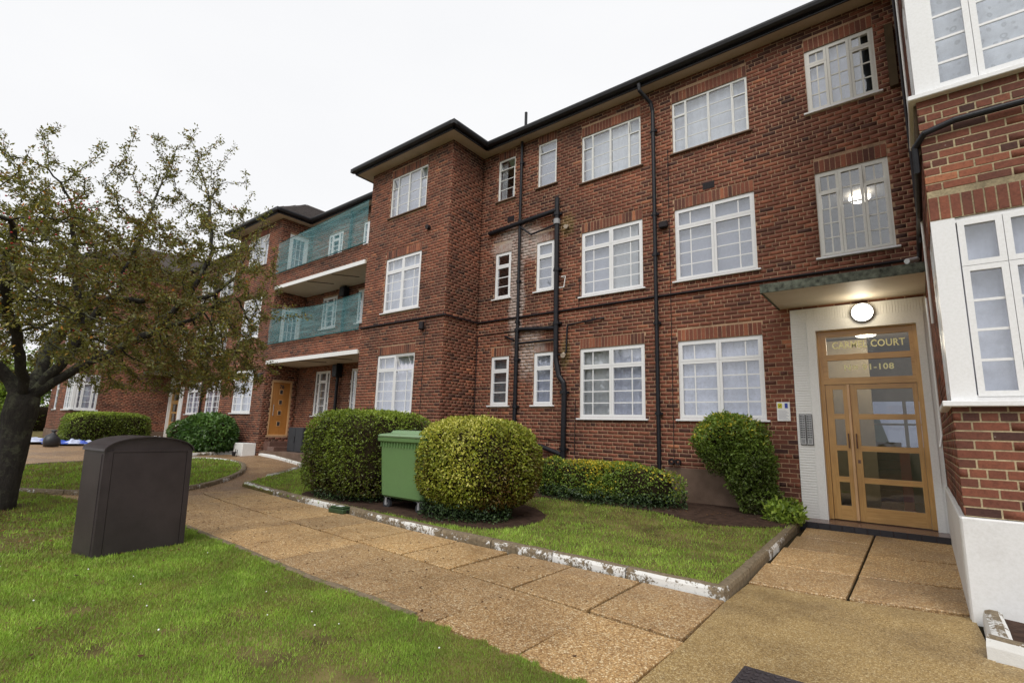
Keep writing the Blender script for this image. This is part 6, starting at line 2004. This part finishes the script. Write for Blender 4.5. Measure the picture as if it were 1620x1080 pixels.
# white block at the foot of block two
b = MB(); b.bev(-17.95, -17.32, 7.78, 8.22, 0.2, 0.68, b=.015)
b.obj('white_plinth_block', M['white'], None, label='low white painted block at the foot of the left block corner', cat='plinth')
b = MB()
b.lathe([(0.05, 0), (0.07, .12), (0.075, .13), (.06, .13)], (-17.5, 7.62, gz(-17.5, 7.6)), 12); b.tube([(-17.35, 7.6, .25), (-17.35, 7.6, .5)], .012, 6); b.tube([(-17.28, 7.62, .25), (-17.28, 7.62, .48)], .012, 6)
b.obj('plant_pot', M['black'], None, label='small black pot in front of the low white block', cat='pot')

# manhole cover
mh = empty('manhole_cover', (-0.62, 3.2, 0.0), label='dark metal manhole cover with raised diamonds in the concrete path', cat='manhole cover')
mm = flat('cast_iron', (0.055, 0.045, 0.050), 0.5, 0.5, metal=0.3, var=0.3, scale=12)
b = MB(); b.bev(-.95, -.32, 2.86, 3.50, -.01, .006, b=.003); b.obj('cover_plate', mm, mh)
b = MB()
for i in range(12):
    for j in range(12):
        x = -.915 + i * .051; y = 2.90 + j * .051
        b.bev(-.014, .014, -.014, .014, .006, .0115, b=.003, M=Matrix.Translation((x, y, 0)) @ Matrix.Rotation(math.pi/4, 4, 'Z'))
b.obj('raised_diamonds', mm, mh)

# tarpaulins and sacks at the far left
def tarp(name, cx, cy, lx, ly, seed, lab, mat, zb):
    r = random.Random(seed); n = 26
    mb = MB(); vs = []
    for i in range(n + 1):
        for j in range(n + 1):
            x = cx + (i / n - .5) * lx; y = cy + (j / n - .5) * ly
            nn = mnoise.fractal(Vector((x * 1.6 + seed, y * 1.6, 0)), 0.8, 2.1, 4)
            e = min(i, n - i, j, n - j) / n
            z = gz(x, y) + zb + max(0.0, 0.16 * nn + 0.05) * min(1, e * 8) + .012
            vs.append((x + 0.10 * mnoise.noise(Vector((y * 2, seed, 0))), y + .10 * mnoise.noise(Vector((x * 2, 3, seed))), z))
    mb.add(vs, [(i*(n+1)+j, (i+1)*(n+1)+j, (i+1)*(n+1)+j+1, i*(n+1)+j+1) for i in range(n) for j in range(n)])
    mb.obj(name, mat, None, smooth=True, label=lab, cat='tarpaulin')
blue = flat('blue_plastic_sheet', (0.05, 0.11, 0.52), 0.4, 0.5, var=0.6, scale=2.5)
pale = flat('pale_blue_plastic_sheet', (0.50, 0.55, 0.72), 0.4, 0.5, var=0.3, scale=3)
tarp('tarpaulin', -25.3, 4.75, 2.2, 1.2, 5, 'crumpled blue plastic sheet on the ground by the left hedge', blue, 0.05)
tarp('tarpaulin', -26.6, 4.1, 2.6, 1.3, 9, 'pale blue-white crumpled sheet lying behind the sacks', pale, 0.08)
tarp('tarpaulin', -24.6, 5.15, 0.9, 0.8, 13, 'small pale plastic sheet at the foot of the box hedge', pale, 0.06)
sackm = flat('black_sack', (0.022, 0.022, 0.026), 0.45, 0.5, var=0.4, scale=5, bmp=0.5, bscale=14)
def sack(x, y, s, lab, tied=True):
    mb = MB(); z0 = gz(x, y)
    prof = [(0.0, 0.0), (0.20, 0.01), (0.235, 0.10), (0.22, 0.24), (0.15, 0.36), (0.06, 0.43)] + ([(0.035, 0.47), (0.08, 0.52), (0.05, 0.545), (0, 0.54)] if tied else [(0.0, 0.44)])
    mb.lathe([(a * s, z * s) for a, z in prof], (x, y, z0), 18)
    mb.v = [(v[0] + 0.05 * s * mnoise.noise(Vector(v) * 5), v[1] + 0.05 * s * mnoise.noise(Vector(v) * 5 + Vector((9, 0, 0))) + 0.12 * max(0, v[2] - z0 - .4 * s), v[2]) for v in mb.v]
    mb.obj('rubbish_sack', sackm, None, smooth=True, label=lab, cat='rubbish sack')
sack(-23.3, 4.10, 1.05, 'black tied rubbish sack standing upright on the blue sheet')
sack(-22.9, 3.05, 0.8, 'slumped black sack partly hidden behind the tree trunk', False)
print('objects', len(bpy.data.objects), 'bricks', len(BR))
